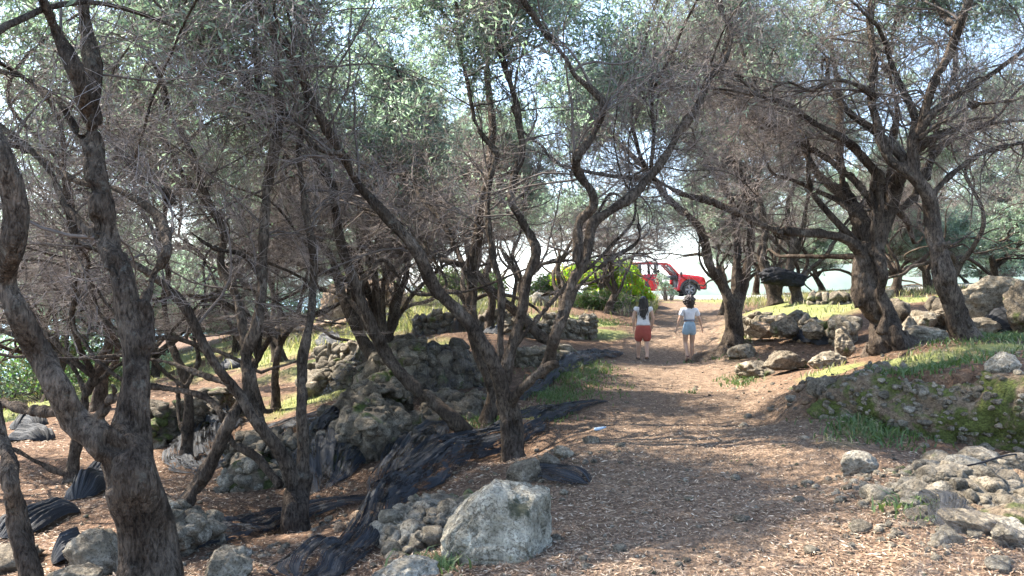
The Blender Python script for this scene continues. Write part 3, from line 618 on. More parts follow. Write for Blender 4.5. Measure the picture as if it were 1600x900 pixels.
# procedural trees further off: four built once, then copied
def proto_tree(seed, nl, tw, lsize, sp1, n2, n3, lpt, label, zm=2.2, lz=3.7):
    r = np.random.default_rng(seed); root = empty('olive_tree', (0, 0, 0)); tag(root, label, 'olive tree', 'olive trees of the grove')
    mb = MB(); ls = []
    ln = r.normal(0, .16, 2)
    tp = catmull(np.array([(0, 0, -.3), (ln[0] * .3, ln[1] * .3, .25), (ln[0], ln[1], .7), (ln[0] * 1.6, ln[1] * 1.6, 1.0)]), 16)
    tr = np.linspace(.19, .13, 16) * (1 + .4 * np.exp(-np.clip(tp[:, 2], 0, 9) / .15)); limb_mesh(mb, tp, tr, 12, .14, seed)
    az = np.arange(nl) * 2 * math.pi / nl + r.uniform(-.4, .4, nl)
    d = np.stack([np.cos(az) * .62, np.sin(az) * .62, np.full(nl, 1.0)], -1)
    up_ = lambda Q: np.concatenate([Q[..., :2], np.where(Q[..., 2:] < 1.0 + .35 * np.linspace(0, 1, Q.shape[1])[None, :, None], 1.0 + .35 * np.linspace(0, 1, Q.shape[1])[None, :, None] + .3 * np.abs(Q[..., 2:] - 1.0), Q[..., 2:])], -1)
    Pl, Rl = grow(np.repeat(tp[-3][None], nl, 0) - (0, 0, .1), d, r.uniform(3.8, 5.4, nl), r.uniform(.065, .10, nl), np.full(nl, .02), 40, .11, .012, r=r)
    p, dd, rad, par = spawn(Pl, Rl, 3, .2, .8, (.4, .9), r, bias=np.array([0, 0, .25]))
    P2, R2 = grow(p, dd, r.uniform(1.6, 3.0, len(p)), rad * .65, np.full(len(p), .012), 26, .13, .01, r=r)
    P2 = up_(P2)
    for q in range(nl): limb_mesh(mb, Pl[q], Rl[q], 9, .09, seed + q); ls.append((Pl[q], Rl[q]))
    for q in range(len(p)): limb_mesh(mb, P2[q], R2[q], 6, .05, seed + q); ls.append((P2[q], R2[q]))
    mb.build('trunk', M['bark'], root)
    print('proto', foliate(root, ls, 0, seed + 5, sp1=sp1, n2=n2, n3=n3, tw=tw, lsize=lsize, leafz=lz, zmin=zm, lpt=lpt))
    return root
protos = [proto_tree(200 + k, 4 + k % 2, 1.35, .12, .165, 8, 9, 9, 'x', 2.5) for k in range(4)]
protos_bushy = True
protos.append(proto_tree(300, 5, 1.5, .12, .2, 6, 6, 18, 'x', 3.3))     # crown thickened to cast shade from outside the frame
protos.append(proto_tree(340, 5, 1.6, .15, .2, 7, 7, 9, 'x', 1.0, 1.7))
BG = [  # x, y, prototype, rotation, scale, label
    (-9.2, 16.5, 0, .3, .95, 'olive tree behind the low tree at far left'), (-12.5, 20, 1, 1.9, 1, 'olive tree near the left terrace edge'),
    (-6.4, 20.5, 2, 3.2, 1, 'olive tree behind the small three stemmed tree'), (-15.5, 25, 3, .9, 1.1, 'olive tree low on the seaward slope at left'),
    (-9.6, 26, 0, 4.1, 1, 'olive tree past the far left dry stone wall'), (-4.6, 28.5, 1, 5.0, .95, 'olive tree at the foot of the sunny grass slope'),
    (-18.2, 30, 2, 2.2, 1.1, 'olive tree near the sea glare at far left'), (-11.5, 33, 3, 1.0, 1.05, 'olive tree against the bright sea left of centre'),
    (-13.2, 13.5, 3, 3.7, 1, 'olive tree at the left picture edge behind the leaning trunk'), (-20.5, 22, 0, 1.1, 1, 'leafy olive tree at the outer left edge of the slope'),
    (-1.6, 20.5, 2, .4, .9, 'olive tree on the terrace above the net covered rock'), (1.7, 24.5, 0, 2.9, .9, 'olive tree above the central dry stone wall'),
    (-6.0, 37, 1, .1, .9, 'olive tree on the crest of the grass slope'), (.3, 33, 3, 2.4, .95, 'olive tree at the road side behind the central wall'),
    (-1.0, 41, 2, 1.4, 1, 'olive tree beyond the road left of the shrub'), (3.9, 29.5, 1, 3.9, .9, 'olive tree just left of the flowering shrub'),
    (14.2, 39.5, 5, .3, .9, 'low branching olive tree by the far verge right of the car'), (18.5, 44, 5, 1.8, 1, 'low branching olive tree against the pale hills'), (23.5, 41, 5, 3.1, 1, 'low branching olive tree behind the right hand grove'), (26, 33, 5, 4.2, 1, 'low branching olive tree at the far right'), (20.8, 36.5, 5, 5.0, .9, 'low branching olive tree beyond the sunny turf'), (28.5, 45, 5, .9, 1.1, 'outermost low branching olive tree on the right skyline'),
    (-9, 44, 5, 2.2, 1, 'low branching olive tree on the left skyline'), (-14.5, 31, 5, .2, .9, 'low branching olive tree on the seaward slope'), (-21, 27, 5, 3.0, 1, 'low branching olive tree at the left end of the slope'), (-11.8, 24.5, 5, 1.0, .8, 'low branching olive tree beside the sea gap'), (16.3, 31, 5, 2.6, .75, 'small low branching olive tree on the turf'),
    (-2.7, 13.4, 1, 1.2, 1.08, 'olive tree on the middle terrace between the stumpy and the three stemmed trees'), (7.7, 26.8, 3, 2.1, .9, 'olive tree hidden behind the forked tree by the path'), (3.5, 27.2, 1, .6, .85, 'slim olive tree just left of the dark green shrub'), (11.6, 40, 0, 2.9, 1, 'olive tree beyond the road right of the car'), (10.6, 27.5, 0, 5.1, 1, 'olive tree behind the black bundle trees'), (12.6, 21.5, 2, .7, 1, 'olive tree behind the old gnarled tree'),
    (14.5, 28, 3, 2.0, 1.05, 'olive tree on the sunny turf right of centre'), (16.8, 22.5, 1, 4.4, 1, 'olive tree behind the knobbed leaning trunk'),
    (12.4, 34.5, 1, 1.3, 1, 'olive tree by the road on the right side'), (18.6, 33, 0, 3.5, 1.1, 'olive tree beyond the boulders at right'),
    (21.5, 27, 2, 5.4, 1, 'olive tree behind the large piled boulders'), (14.3, 16.2, 3, 3.1, .95, 'olive tree at the right picture edge above the boulders'),
    (23.5, 36, 3, .2, 1.1, 'far olive tree in the right hand background'), (19, 40, 2, 2.7, 1.1, 'far olive tree against the hazy hills'),
    (18.7, 17.5, 0, 1.7, 1, 'olive tree outermost right behind the boulders'), (-2.8, 15.6, 1, 5.8, .8, 'slim olive tree between rock terrace and small three stemmed tree'),
    (-15, 38, 0, 2.6, 1, 'olive tree on the skyline at left'), (14.5, 44, 1, 4.9, 1.1, 'far olive tree beyond the road at right'),
    (-8.2, 9.3, 4, 5.5, .95, 'off-frame olive tree added to shade the left nets')]
used = set()
for x, y, k, rz, s_, lab in BG:
    o = protos[k] if k not in used else copy_tree(protos[k]); used.add(k)
    o.location = (x, y, g1(x, y)); o.rotation_euler = (0, 0, rz); o.scale = (s_,) * 3; o['label'] = lab
# ------------------------------------------------------------------ rocks
_ico = {}
def ico(sub):
    if sub not in _ico:
        bm = bmesh.new(); bmesh.ops.create_icosphere(bm, subdivisions=sub, radius=1)
        _ico[sub] = (np.array([v_.co[:] for v_ in bm.verts]), np.array([[q.index for q in f.verts] for f in bm.faces])); bm.free()
    return _ico[sub]
def rock_verts(seed, size, sub=4, cuts=7, rough=.16, fine=.05, cutd=(.5, .85)):
    cuts += 4
    V, F = ico(sub); V = V.copy(); r = np.random.default_rng(seed)
    V *= (1 + rough * 1.6 * fbm(V * 1.3 + seed, 3, seed))[:, None]
    for _ in range(cuts):
        nrm = unit(r.normal(0, 1, 3)); d = r.uniform(*cutd); pr = V @ nrm; k = pr > d
        V[k] -= nrm * ((pr[k] - d) * .88)[:, None]
    nr = unit(V)
    V += nr * (fbm(V * 3.2 + seed, 4, seed + 3) * rough * .7 + fbm(V * 9 + seed, 3, seed + 9) * fine - np.clip(.12 - np.abs(fbm(V * 2.4 - seed, 3, seed + 5)), 0, 1) * rough * 2.0)[:, None]
    return V * np.array(size) * .5, F
def rock(uv, size, label, mat='stone', seed=0, rz=0, sub=4, cuts=7, rough=.16, sink=.25, name='rock', group=None, at=None, cat='rock', tilt=(0, 0), **k):
    p = np.array(at) if at is not None else hit(*uv)
    V, F = rock_verts(seed, size, sub, cuts, rough, **k)
    Rm = np.array(Matrix.Rotation(tilt[0], 3, 'X') @ Matrix.Rotation(tilt[1], 3, 'Y')); V = V @ Rm.T
    V[:, 2] += size[2] * (.5 - sink)
    o = mesh_np(name, V, F, M[mat]); o.location = p; o.rotation_euler = (0, 0, rz)
    return tag(o, label, cat, group)
M['stone_big'] = stone_mat('lichen_limestone', (.36, .335, .28), (.14, .125, .09), (.58, .56, .49), .2, (.17, .15, .08), patch=((.11, -.19, .37), .10))
def big_boulder():
    V, F = ico(6); V = np.sign(V) * np.abs(V) ** .62; V = V / np.linalg.norm(V, axis=1).max() * 1.28
    r = np.random.default_rng(42)
    for nrm, d in (((-.8, -.1, .55), .66), ((.35, -.2, 1), .82), ((-.2, -1, .3), .62), ((.9, -.5, .1), .80), ((.2, -.8, .8), .80), ((-.6, -.9, -.1), .88), ((0, .9, .6), .7)):
        nrm = unit(np.array(nrm, float)); pr = V @ nrm; k = pr > d; V[k] -= nrm * ((pr[k] - d) * .9)[:, None]
    nr = unit(V); V = V + nr * (fbm(V * 1.6 + 4, 4, 2) * .10 + fbm(V * 5 + 2, 5, 6) * .045 + fbm(V * 16, 3, 8) * .015 - np.clip(.09 - np.abs(fbm(V * 1.8 + 8, 3, 12)), 0, 1) * .7)[:, None]
    V = V * (.325, .31, .29); V[:, 0] -= np.where(V[:, 0] < 0, (.3 - V[:, 2]) * .20, 0) * np.clip(-V[:, 0] / .2, 0, 1); V[:, 2] += .22
    o = mesh_np('boulder', V, F, M['stone_big']); o.location = (-.06, 4.95, g1(-.06, 4.95) - .02); tag(o, 'big pale limestone boulder with a dark moss patch at the path edge', 'boulder')
big_boulder()
rock((1340, 742), (.34, .30, .25), 'rounded grey boulder at the left end of the rubble heap', 'stone_pale', 5, sub=5, cuts=3, rough=.08, name='boulder', cat='boulder')
rock((1568, 592), (.40, .32, .34), 'pale angular rock lying on top of the mossy bank', 'stone_pale', 6, .4, sub=5, cuts=9, rough=.1, at=px(1568, 582, 7.55))
rock((1500, 748), (.36, .28, .24), 'light pointed rock in the middle of the rubble heap', 'stone_pale', 7, .2, sub=5, cuts=9, rough=.1)
rock((1520, 830), (.42, .28, .18), 'flat grey slab under the torn black net at right', 'stone', 8, -.3, sub=5, cuts=8, rough=.1)
rock((1580, 850), (.27, .22, .18), 'pale blocky rock at the right picture edge', 'stone_pale', 9, .7, sub=5, cuts=8, rough=.09)
rock((1590, 740), (.34, .28, .2), 'rounded weathered rock below the mossy bank at far right', 'stone', 10, .1, sub=5)
rock((1590, 820), (.45, .4, .2), 'mossy flat rock behind the pale blocky rock', 'stone_moss', 11, .1, sub=4)
rock((822, 752), (.42, .3, .26), 'tilted grey rock slab at the foot of the stubbed tree', 'stone_dark', 12, -.5, sub=5, cuts=9, rough=.12, tilt=(0, -.5))
rock((858, 728), (.24, .22, .2), 'rounded rock right of the tilted slab', 'stone_dark', 13, .2)
rock((880, 715), (.22, .2, .17), 'outer small rock beside the tilted slab', 'stone', 14, .6)
rock((925, 692), (.24, .15, .10), 'flat stone on the left margin of the path', 'stone_dark', 15)
rock((1290, 628), (.5, .4, .26), 'low grey rock on the grass above the path bend', 'stone_dark', 115, .4)
rock((845, 478), (1.0, .6, .8), 'white squared stone block by the central wall', 'stone_pale', 16, .3, cuts=10, rough=.06)
rock((155, 898), (.46, .4, .46), 'lichen covered rock near the big tree at lower left', 'stone', 17, .3, sub=5, cuts=5)
rock((120, 915), (.4, .34, .2), 'low crumbly rock in the lower left corner', 'stone', 18, .8, sub=5)
rock((350, 905), (.34, .3, .30), 'knobbly rock right of the big trunk', 'stone', 19, .1, sub=5, rough=.24)
rock((375, 880), (.2, .18, .16), 'white chipped stone on the knobbly rock', 'stone_pale', 20, .1, sub=4)
rock((632, 905), (.46, .40, .18), 'flat pale rock left of the big boulder', 'stone_pale', 21, .1, sub=5)
rock((565, 820), (.24, .2, .17), 'cream coloured lump of rock under the net bundle', 'stone_warm', 22, .1)
rock((590, 800), (.16, .16, .12), 'small cream rock next to the net bundle', 'stone_warm', 23, .1)
rock((745, 800), (.34, .28, .28), 'grey rock behind the big boulder on its left', 'stone_dark', 24, .6)
rock((715, 812), (.26, .22, .22), 'knobbly stone in the bank left of the big boulder', 'stone_dark', 124, .6)
rock((20, 880), (.5, .5, .2), 'flat lichened rock at the left picture edge', 'stone_dark', 25, .5)
rock((60, 615), (.9, .7, .4), 'rock by the rolled nets at far left', 'stone', 26, .5)
for i, (u, v_, Y, s_, lab) in enumerate([
        (1550, 476, 12.8, (1.35, 1.0, .9), 'tallest rounded boulder of the boulder row on the right'), (1615, 492, 11.8, (.9, .9, .95), 'boulder cut off by the right picture edge in the boulder row'), (1445, 500, 13.2, (.75, .6, .5), 'dark boulder right of the gnarled trunk in the boulder row'),
        (1418, 515, 12.8, (.35, .4, .45), 'small dark boulder touching the gnarled trunk'), (1478, 488, 13.6, (.7, .6, .4), 'boulder behind the knobbed trunk on its left side'), (1440, 548, 11.9, (1.25, .8, .42), 'long flat slab between the gnarled and the knobbed trunk'),
        (1530, 510, 12.4, (.9, .7, .35), 'flat boulder base under the tallest boulder'), (1395, 480, 14.2, (.8, .6, .4), 'boulder behind the gnarled trunk'), (1318, 535, 12.9, (.45, .4, .5), 'upright grey boulder left of the gnarled trunk'),
        (1190, 512, 16.6, (.75, .6, .4), 'pale boulder at the left end of the right hand wall'), (1230, 510, 16, (.8, .6, .5), 'dark boulder in the right hand wall'), (1268, 515, 15.3, (.7, .5, .4), 'middle boulder of the right hand wall'),
        (1180, 580, 13.8, (1.1, .9, .5), 'low dark rock mass below the forked tree'), (1225, 565, 13.2, (.9, .7, .45), 'rough rock ledge above the bend of the path'), (1160, 552, 15.8, (.6, .6, .4), 'rock wedged against the roots of the forked tree'), (1290, 560, 12.2, (.9, .6, .35), 'rock ledge under the black bundle on the right bank')]):
    p = px(u, v_, Y); rock(None, s_, lab, ['stone', 'stone_dark', 'stone'][i % 3] if i not in (9,) else 'stone_warm', 60 + i, rz=i * .7, at=(p[0], p[1], max(g1(p[0], p[1]), p[2] - .1)), name='boulder', cat='boulder', sub=5, cuts=6, rough=.2, sink=.3)

# loose stones, copied from a few prototypes
stone_protos = []
for k in range(8):
    V, F = rock_verts(500 + k, (1, .8, .6), 3, 6, .12); V[:, 2] += .12
    me = mesh_np('stone', V, F, M[['stone_pale', 'stone', 'stone_pale', 'stone_warm'][k % 4]]); stone_protos.append(me)
free = list(stone_protos)
def scatter(n_, fn, smin, smax, label, group, seed, SX=(0, 1)):
    r = np.random.default_rng(seed)
    cn = ['pale', 'grey', 'whitish', 'warm toned', 'light grey', 'dark grey', 'cream', 'brownish']
    for _ in range(n_):
        x, y = fn(r); k = r.integers(len(stone_protos)); src = stone_protos[k]
        if src in free: o = src; free.remove(src)
        else: o = src.copy(); C.objects.link(o)
        s_ = smin * (smax / smin) ** (r.random() ** 1.6)
        o.location = (x, y, g1(x, y)); o.rotation_euler = (r.normal(0, .25), r.normal(0, .25), r.uniform(0, 6.3)); o.scale = (s_,) * 3
        tag(o, ('small ' if s_ < (smin * smax) ** .5 else 'larger ') + ['pale', 'grey', 'pale', 'warm toned'][k % 4] + ' ' + label + (' nearer the path' if (x - SX[0]) * SX[1] < 0 else ' further from the path'), 'stone', group)
def around(spots):
    P_ = [(hit(u, v_)[:2], sx, sy) for u, v_, sx, sy in spots]
    def f(r):
        p, sx, sy = P_[r.integers(len(P_))]; return p[0] + r.normal(0, sx), p[1] + r.normal(0, sy)
    return f
xs = lambda u, v_: hit(u, v_)[0]
scatter(205, around([(1450, 765, .3, .35), (1400, 750, .22, .25), (1500, 790, .3, .3), (1550, 790, .25, .3), (1440, 800, .3, .2), (1540, 740, .3, .2), (1480, 740, .3, .3), (1570, 850, .2, .2)]), .04, .19, 'stone in the rubble heap under the mossy bank', 'rubble stones on the right', 1, (xs(1470, 770), 1))
scatter(32, around([(1210, 630, .5, .7), (1180, 600, .5, .5), (1240, 650, .3, .5), (1260, 600, .5, .4)]), .05, .2, 'stone at the bend on the right', 'stones by the path bend', 2, (xs(1220, 620), 1))
scatter(38, around([(900, 700, .5, .6), (760, 760, .4, .4), (690, 830, .3, .2), (640, 870, .2, .2), (850, 790, .3, .3), (930, 760, .6, .6)]), .03, .13, 'stone on the left bank by the big boulder', 'stones on the left bank', 3, (xs(800, 760), -1))
scatter(24, around([(300, 790, .8, .6), (560, 790, .4, .3), (450, 870, .8, .3), (250, 730, 1, .8)]), .03, .13, 'stone on the lower terrace at left', 'stones on the lower terrace', 4, (xs(380, 790), -1))
def rubble(spots, n_, s0, s1, label, seed, mat):
    r = np.random.default_rng(seed); f = around(spots); V0, F0 = ico(2); mb_ = MB()
    for _ in range(n_):
        x, y = f(r); sz = s0 * (s1 / s0) ** (r.random() ** 2); V = V0 * (1 + .35 * vn(V0 * 1.3 + r.uniform(0, 50), 2))[:, None]
        for _k in range(5):
            q = unit(r.normal(0, 1, 3)); pr = V @ q; kk = pr > .7; V[kk] -= q * (pr[kk] - .7)[:, None] * .95
        V = V * (sz * .6, sz * .5, sz * .4) @ np.array(Matrix.Rotation(r.uniform(0, 6), 3, 'Z') @ Matrix.Rotation(r.normal(0, .4), 3, 'X')).T; mb_.add(V + (x, y, g1(x, y) + sz * .12), F0)
    tag(mb_.build('rubble', M[mat], None, smooth=False), label, 'rubble', kind='stuff')
rubble([(1450, 765, .35, .4), (1400, 760, .25, .3), (1500, 790, .35, .3), (1550, 780, .3, .3), (1460, 830, .3, .2), (1530, 740, .35, .25)], 900, .015, .07, 'fine stone rubble filling the heap under the mossy bank', 5, 'stone')
rubble([(1230, 600, .6, .7), (1190, 570, .6, .6), (1310, 560, .7, .5), (720, 800, .4, .3), (650, 860, .3, .2), (560, 800, .4, .3), (860, 740, .4, .4), (350, 870, .3, .2), (150, 870, .5, .4), (680, 640, .6, .6), (1010, 600, 1.2, 2.5)], 900, .015, .08, 'scattered rubble along the banks of the path', 6, 'stone_dark')
rubble([(1290, 515, .5, .3), (1285, 530, .4, .2), (665, 700, .25, .2), (640, 715, .2, .2), (590, 815, .2, .15)], 160, .05, .14, 'warm coloured broken stones spilling from the walls', 7, 'stone_warm')

# dry stone walls: base line in picture points on the ground, height in metres
def drystone(uvs, hgt, label, st=.2, thick=.35, mats=('stone', 'stone_dark'), seed=0, name='dry_stone_wall', Ys=None, taper=.5):
    r = np.random.default_rng(seed)
    P_ = np.array([hit(u, v_)[:2] if Ys is None else px(u, v_, Ys[i])[:2] for i, (u, v_) in enumerate(uvs)]); s_ = np.concatenate([[0], np.cumsum(np.linalg.norm(np.diff(P_, axis=0), axis=1))])
    root_p = np.array([P_[:, 0].mean(), P_[:, 1].mean(), 0]); root_p[2] = g1(*root_p[:2])
    V0, F0 = ico(3); mbs = MB(); z = 0
    while z < hgt:
        c_h = st * r.uniform(.5, .85); x = 0
        while x < s_[-1]:
            wd = st * r.uniform(.5, 1.25); t = x + wd / 2; x += wd * .86
            hh = hgt * (1 - taper * abs(fbm(np.array([[t * .8, seed, 0.]]), 2, seed)[0]) * 1.5)
            if z > hh: continue
            for lay in range(2):
                bx, by = np.interp(t, s_, P_[:, 0]), np.interp(t, s_, P_[:, 1])
                dx, dy = np.interp(t + .1, s_, P_[:, 0]) - np.interp(t - .1, s_, P_[:, 0]), np.interp(t + .1, s_, P_[:, 1]) - np.interp(t - .1, s_, P_[:, 1])
                L = math.hypot(dx, dy) + 1e-9; nx, ny = -dy / L, dx / L
                if ny < 0: nx, ny = -nx, -ny
                off = lay * thick * .6 + z * .15 + r.normal(0, .02)
                cx, cy = bx + nx * off, by + ny * off
                sd_ = int(r.integers(1e6)); V = V0 * (1 + .45 * vn(V0 * 1.4 + sd_ % 97, sd_ % 13))[:, None]
                for _ in range(9):
                    q = unit(r.normal(0, 1, 3)); dc = r.uniform(.5, .85); pr = V @ q; kk = pr > dc; V[kk] -= q * (pr[kk] - dc)[:, None] * .95
                V = V * np.array([wd * .62, thick * .5, c_h * r.uniform(.6, .95)]); al = math.atan2(dy, dx) + r.normal(0, .25)
                V = V @ np.array(Matrix.Rotation(al, 3, 'Z') @ Matrix.Rotation(r.normal(0, .3), 3, 'Y')).T
                V = V + (cx - root_p[0], cy - root_p[1], g1(bx, by) - .08 + z + c_h / 2 - root_p[2])
                mbs.add(V, F0)
        z += c_h * .92
    o = mbs.build(name, M[mats[0]], None, smooth=False); o.location = root_p
    return tag(o, label, 'stone wall', None)
drystone([(1175, 520), (1215, 525), (1260, 530), (1320, 540)], .55, 'dry stone wall of tumbled blocks on the right bank', .24, seed=1)
drystone([(1395, 492), (1440, 500), (1500, 500), (1560, 500)], .55, 'dark dry stone wall under the boulder row on the right', .34, mats=('stone_dark',), seed=2, Ys=(13.9, 13.6, 13.6, 13.4))
drystone([(1262, 478), (1310, 476), (1390, 474)], .35, 'low stone edging beyond the sunny turf', .3, seed=3, Ys=(21, 20.5, 20))
drystone([(790, 535), (830, 528), (880, 520), (930, 505)], .75, 'central dry stone wall beside the path', .24, seed=4, Ys=(19.5, 20, 20.6, 21.5))
drystone([(810, 575), (850, 570), (895, 560)], .4, 'short low wall of round stones behind the stubbed tree', .2, seed=5)
drystone([(380, 562), (430, 558), (480, 552), (545, 545)], .7, 'reddish dry stone wall on the far terrace at left', .28, mats=('stone_warm',), seed=6, Ys=(25, 25, 24.5, 24))
drystone([(490, 600), (520, 605), (560, 600)], .7, 'stepped stone wall below the green patch', .3, seed=7, Ys=(17, 16.5, 16), mats=('stone',))
drystone([(235, 700), (270, 690), (310, 665), (350, 650)], .7, 'dry stone wall behind the twisted double stem', .2, seed=8, mats=('stone_dark',))
drystone([(355, 745), (400, 750), (440, 745), (490, 735), (545, 730)], .55, 'dry stone terrace wall behind the tall forked tree', .18, seed=9, mats=('stone_dark',))
drystone([(645, 520), (690, 512), (740, 505), (790, 495)], .6, 'overgrown dry stone wall at the top of the net covered rock', .28, seed=10, Ys=(20.5, 20.5, 21, 22), mats=('stone_dark',))

# rubble banks: eroded terrace faces with stones stuck in them
def bank(uvs, Ys, hs, thick, label, mat='stone_moss', seed=0, nst=120, smat=0, name='rock_terrace', ss=(.05, .16), bulge=.18, amp=.16, cat='rock terrace'):
    r = np.random.default_rng(seed); P_ = np.array([px(u, v_, y) for (u, v_), y in zip(uvs, Ys)])
    K = 90; c_ = catmull(np.c_[P_, np.array(hs)], K); L = np.concatenate([[0], np.cumsum(np.linalg.norm(np.diff(c_[:, :2], axis=0), axis=1))])
    tg = np.gradient(c_[:, :2], axis=0); tg /= np.linalg.norm(tg, axis=1, keepdims=True); nr = np.stack([-tg[:, 1], tg[:, 0]], 1); nr[nr[:, 1] < 0] *= -1
    prof = np.array([(-.12, -.35), (-.10, 0), (-.14, .3), (-.12, .6), (-.06, .82), (.05, .97), (.25, 1.03), (.6, 1.0), (.9, .85), (1.0, .3), (1.0, -.35)])
    J = 44; pf = catmull(prof, J); V = np.empty((K, J, 3))
    g0 = gz(c_[:, 0], c_[:, 1], False)
    for i in range(K):
        e_ = min(1, min(i, K - 1 - i) / 7) ** .5
        off = pf[:, 0] * thick; hh = c_[i, 3] * (.25 + .75 * e_)
        V[i, :, 0] = c_[i, 0] + nr[i, 0] * off; V[i, :, 1] = c_[i, 1] + nr[i, 1] * off; V[i, :, 2] = min(g0[i], c_[i, 2]) + pf[:, 1] * hh
    nrm = np.cross(np.gradient(V, axis=0), np.gradient(V, axis=1)); nrm = unit(nrm); nrm *= np.sign((nrm[..., 2:3] + nrm @ np.array([0, -1, 0])[:, None]) + 1e-6)
    V = V + nrm * (fbm(V * 1.6 + seed, 4, seed) * amp * 1.5 + fbm(V * 6 + seed, 4, seed + 4) * amp * .5 - np.clip(.1 - np.abs(fbm(V * 2.5, 3, seed + 8)), 0, 1) * amp * 3)[..., None]
    org = np.array([c_[:, 0].mean(), c_[:, 1].mean(), c_[:, 2].mean()]); V = V - org
    idx = np.arange(K * J).reshape(K, J); F = np.stack([idx[:-1, :-1], idx[1:, :-1], idx[1:, 1:], idx[:-1, 1:]], -1).reshape(-1, 4)
    root = empty(name, org); tag(root, label, cat)
    mesh_np('bank_face', V.reshape(-1, 3), F, M[mat], root)
    V0, F0 = ico(3); ms = MB()
    for _ in range(nst):
        i = r.integers(3, K - 3); j = r.integers(4, J - 14); sd_ = int(r.integers(1e6)); s_ = r.uniform(*ss) * (1.0 if r.random() < .8 else 1.7)
        Q = V0 * (1 + .4 * vn(V0 * 1.3 + sd_ % 89, 3))[:, None] * np.array([s_ * .6, s_ * .5, s_ * .42]); 
        for _k in range(6):
            q = unit(r.normal(0, 1, 3)) ; pr = Q @ q; dc = np.abs(pr).max() * r.uniform(.5, .85); kk = pr > dc; Q[kk] -= q * (pr[kk] - dc)[:, None] * .95
        Q = Q @ np.array(Matrix.Rotation(r.uniform(0, 6), 3, 'Z') @ Matrix.Rotation(r.normal(0, .4), 3, 'X')).T
        ms.add(Q + V[i, j], F0)
    if nst: ms.build('embedded_stones', M[['stone', 'stone_dark', 'stone_warm', 'stone_moss'][smat]], root, smooth=False)['kind'] = 'stuff'
    return root
bank([(1285, 650), (1340, 652), (1400, 672), (1470, 695), (1540, 705), (1640, 712)], (8.3, 8.0, 7.7, 7.5, 7.3, 7.0), (.30, .46, .58, .66, .72, .75), 1.0, 'eroded earth bank with bright green moss beside the path', 'bank', 1, 420, 0, name='mossy_bank', ss=(.02, .07), cat='bank')
bank([(535, 742), (580, 748), (625, 742), (668, 715)], (9.1, 9.0, 9.2, 9.8), (.85, .95, .85, .5), 1.5, 'mossy rock terrace with a wall of small stones in its face', 'stone_dark', 2, 260, 1, ss=(.06, .15), amp=.22)
bank([(590, 640), (640, 632), (700, 622), (765, 600)], (11.8, 12.0, 12.4, 13.2), (.7, .85, .8, .45), 1.8, 'net covered rock terrace of rounded stones in mid distance', 'stone', 3, 300, 1, ss=(.10, .22), amp=.22)
bank([(690, 700), (740, 670), (760, 640)], (9.9, 10.6, 11.4), (.35, .35, .3), .8, 'crumbling low ledge behind the long leaning stem', 'stone_dark', 4, 90, 1, ss=(.06, .14))
bank([(605, 885), (655, 880), (700, 850), (740, 800)], (5.25, 5.35, 5.6, 6.2), (.16, .22, .22, .16), .5, 'crumbly rubble face between net and big boulder', 'stone', 5, 150, 0, ss=(.04, .12), amp=.10)
bank([(490, 545), (540, 530), (600, 510), (640, 500)], (26, 26, 26.5, 27), (1.6, 2.0, 1.6, .8), 2.5, 'orange earth cutting below the sunny grass slope', 'stone_warm', 6, 60, 2, ss=(.15, .35), amp=.3, name='earth_bank', cat='bank')
bank([(480, 630), (520, 622), (560, 612)], (15.0, 15.2, 15.4), (.5, .6, .5), 1.2, 'low stone ledge under the green patch left of the net', 'stone', 7, 70, 0, ss=(.12, .26))
bank([(268, 862), (300, 852), (335, 838)], (5.75, 5.9, 6.2), (.26, .32, .2), .45, 'heap of small stones right of the large foreground trunk', 'stone_dark', 11, 110, 0, ss=(.05, .12), amp=.08, name='stone_heap', cat='stone heap')
bank([(1380, 800), (1440, 812), (1500, 825), (1560, 838), (1640, 850)], (5.15, 5.0, 4.85, 4.75, 4.65), (.14, .20, .24, .26, .26), 1.3, 'spilled heap of pale grey rubble at the lower right', 'stone', 12, 420, 0, ss=(.035, .13), amp=.07, name='stone_heap', cat='stone heap')
bank([(355, 775), (400, 778), (450, 770)], (8.3, 8.3, 8.6), (.28, .32, .25), .8, 'low mossy ledge at the foot of the terrace wall', 'stone_moss', 8, 60, 0, ss=(.05, .12), amp=.1)

# ------------------------------------------------------------------ olive nets
def net_mat(name, dens, col=(.018, .02, .024), hi=.11):
    m, n, l, b = nt(name); uvn = n.new('ShaderNodeUVMap'); v = uvn.outputs[0]
    st = noise(n, l, mapping(n, l, v, (42, 2.0, 1)), 1.0, 6, .7, .8); bl = noise(n, l, mapping(n, l, v, (3, 1.5, 1)), 1.3, 4, .6)
    cr = ramp(n, [(.38, col), (.54, (.028, .029, .032)), (.72, (hi, hi, hi * 1.03))]); l.new(st.outputs[0], cr.inputs[0]); l.new(cr.outputs[0], b.inputs['Base Color'])  # pale end of the ramp puts highlights into the fibre colour
    b.inputs['Roughness'].default_value = .65; b.inputs['Specular IOR Level'].default_value = .2
    ad = n.new('ShaderNodeMath'); ad.operation = 'MULTIPLY_ADD'; l.new(bl.outputs[0], ad.inputs[0]); ad.inputs[1].default_value = .9; l.new(st.outputs[0], ad.inputs[2])
    ar = ramp(n, [(1.12 - dens * .6, (1, 1, 1)), (1.42 - dens * .6, (.12, .12, .12))]); l.new(ad.outputs[0], ar.inputs[0])
    tr = n.new('ShaderNodeBsdfTransparent'); mx = n.new('ShaderNodeMixShader'); l.new(ar.outputs[0], mx.inputs[0]); l.new(tr.outputs[0], mx.inputs[1]); l.new(b.outputs[0], mx.inputs[2]); l.new(mx.outputs[0], n['Material Output'].inputs[0])
    l.new(bump(n, l, st.outputs[0], .7, .03), b.inputs['Normal'])
    return m
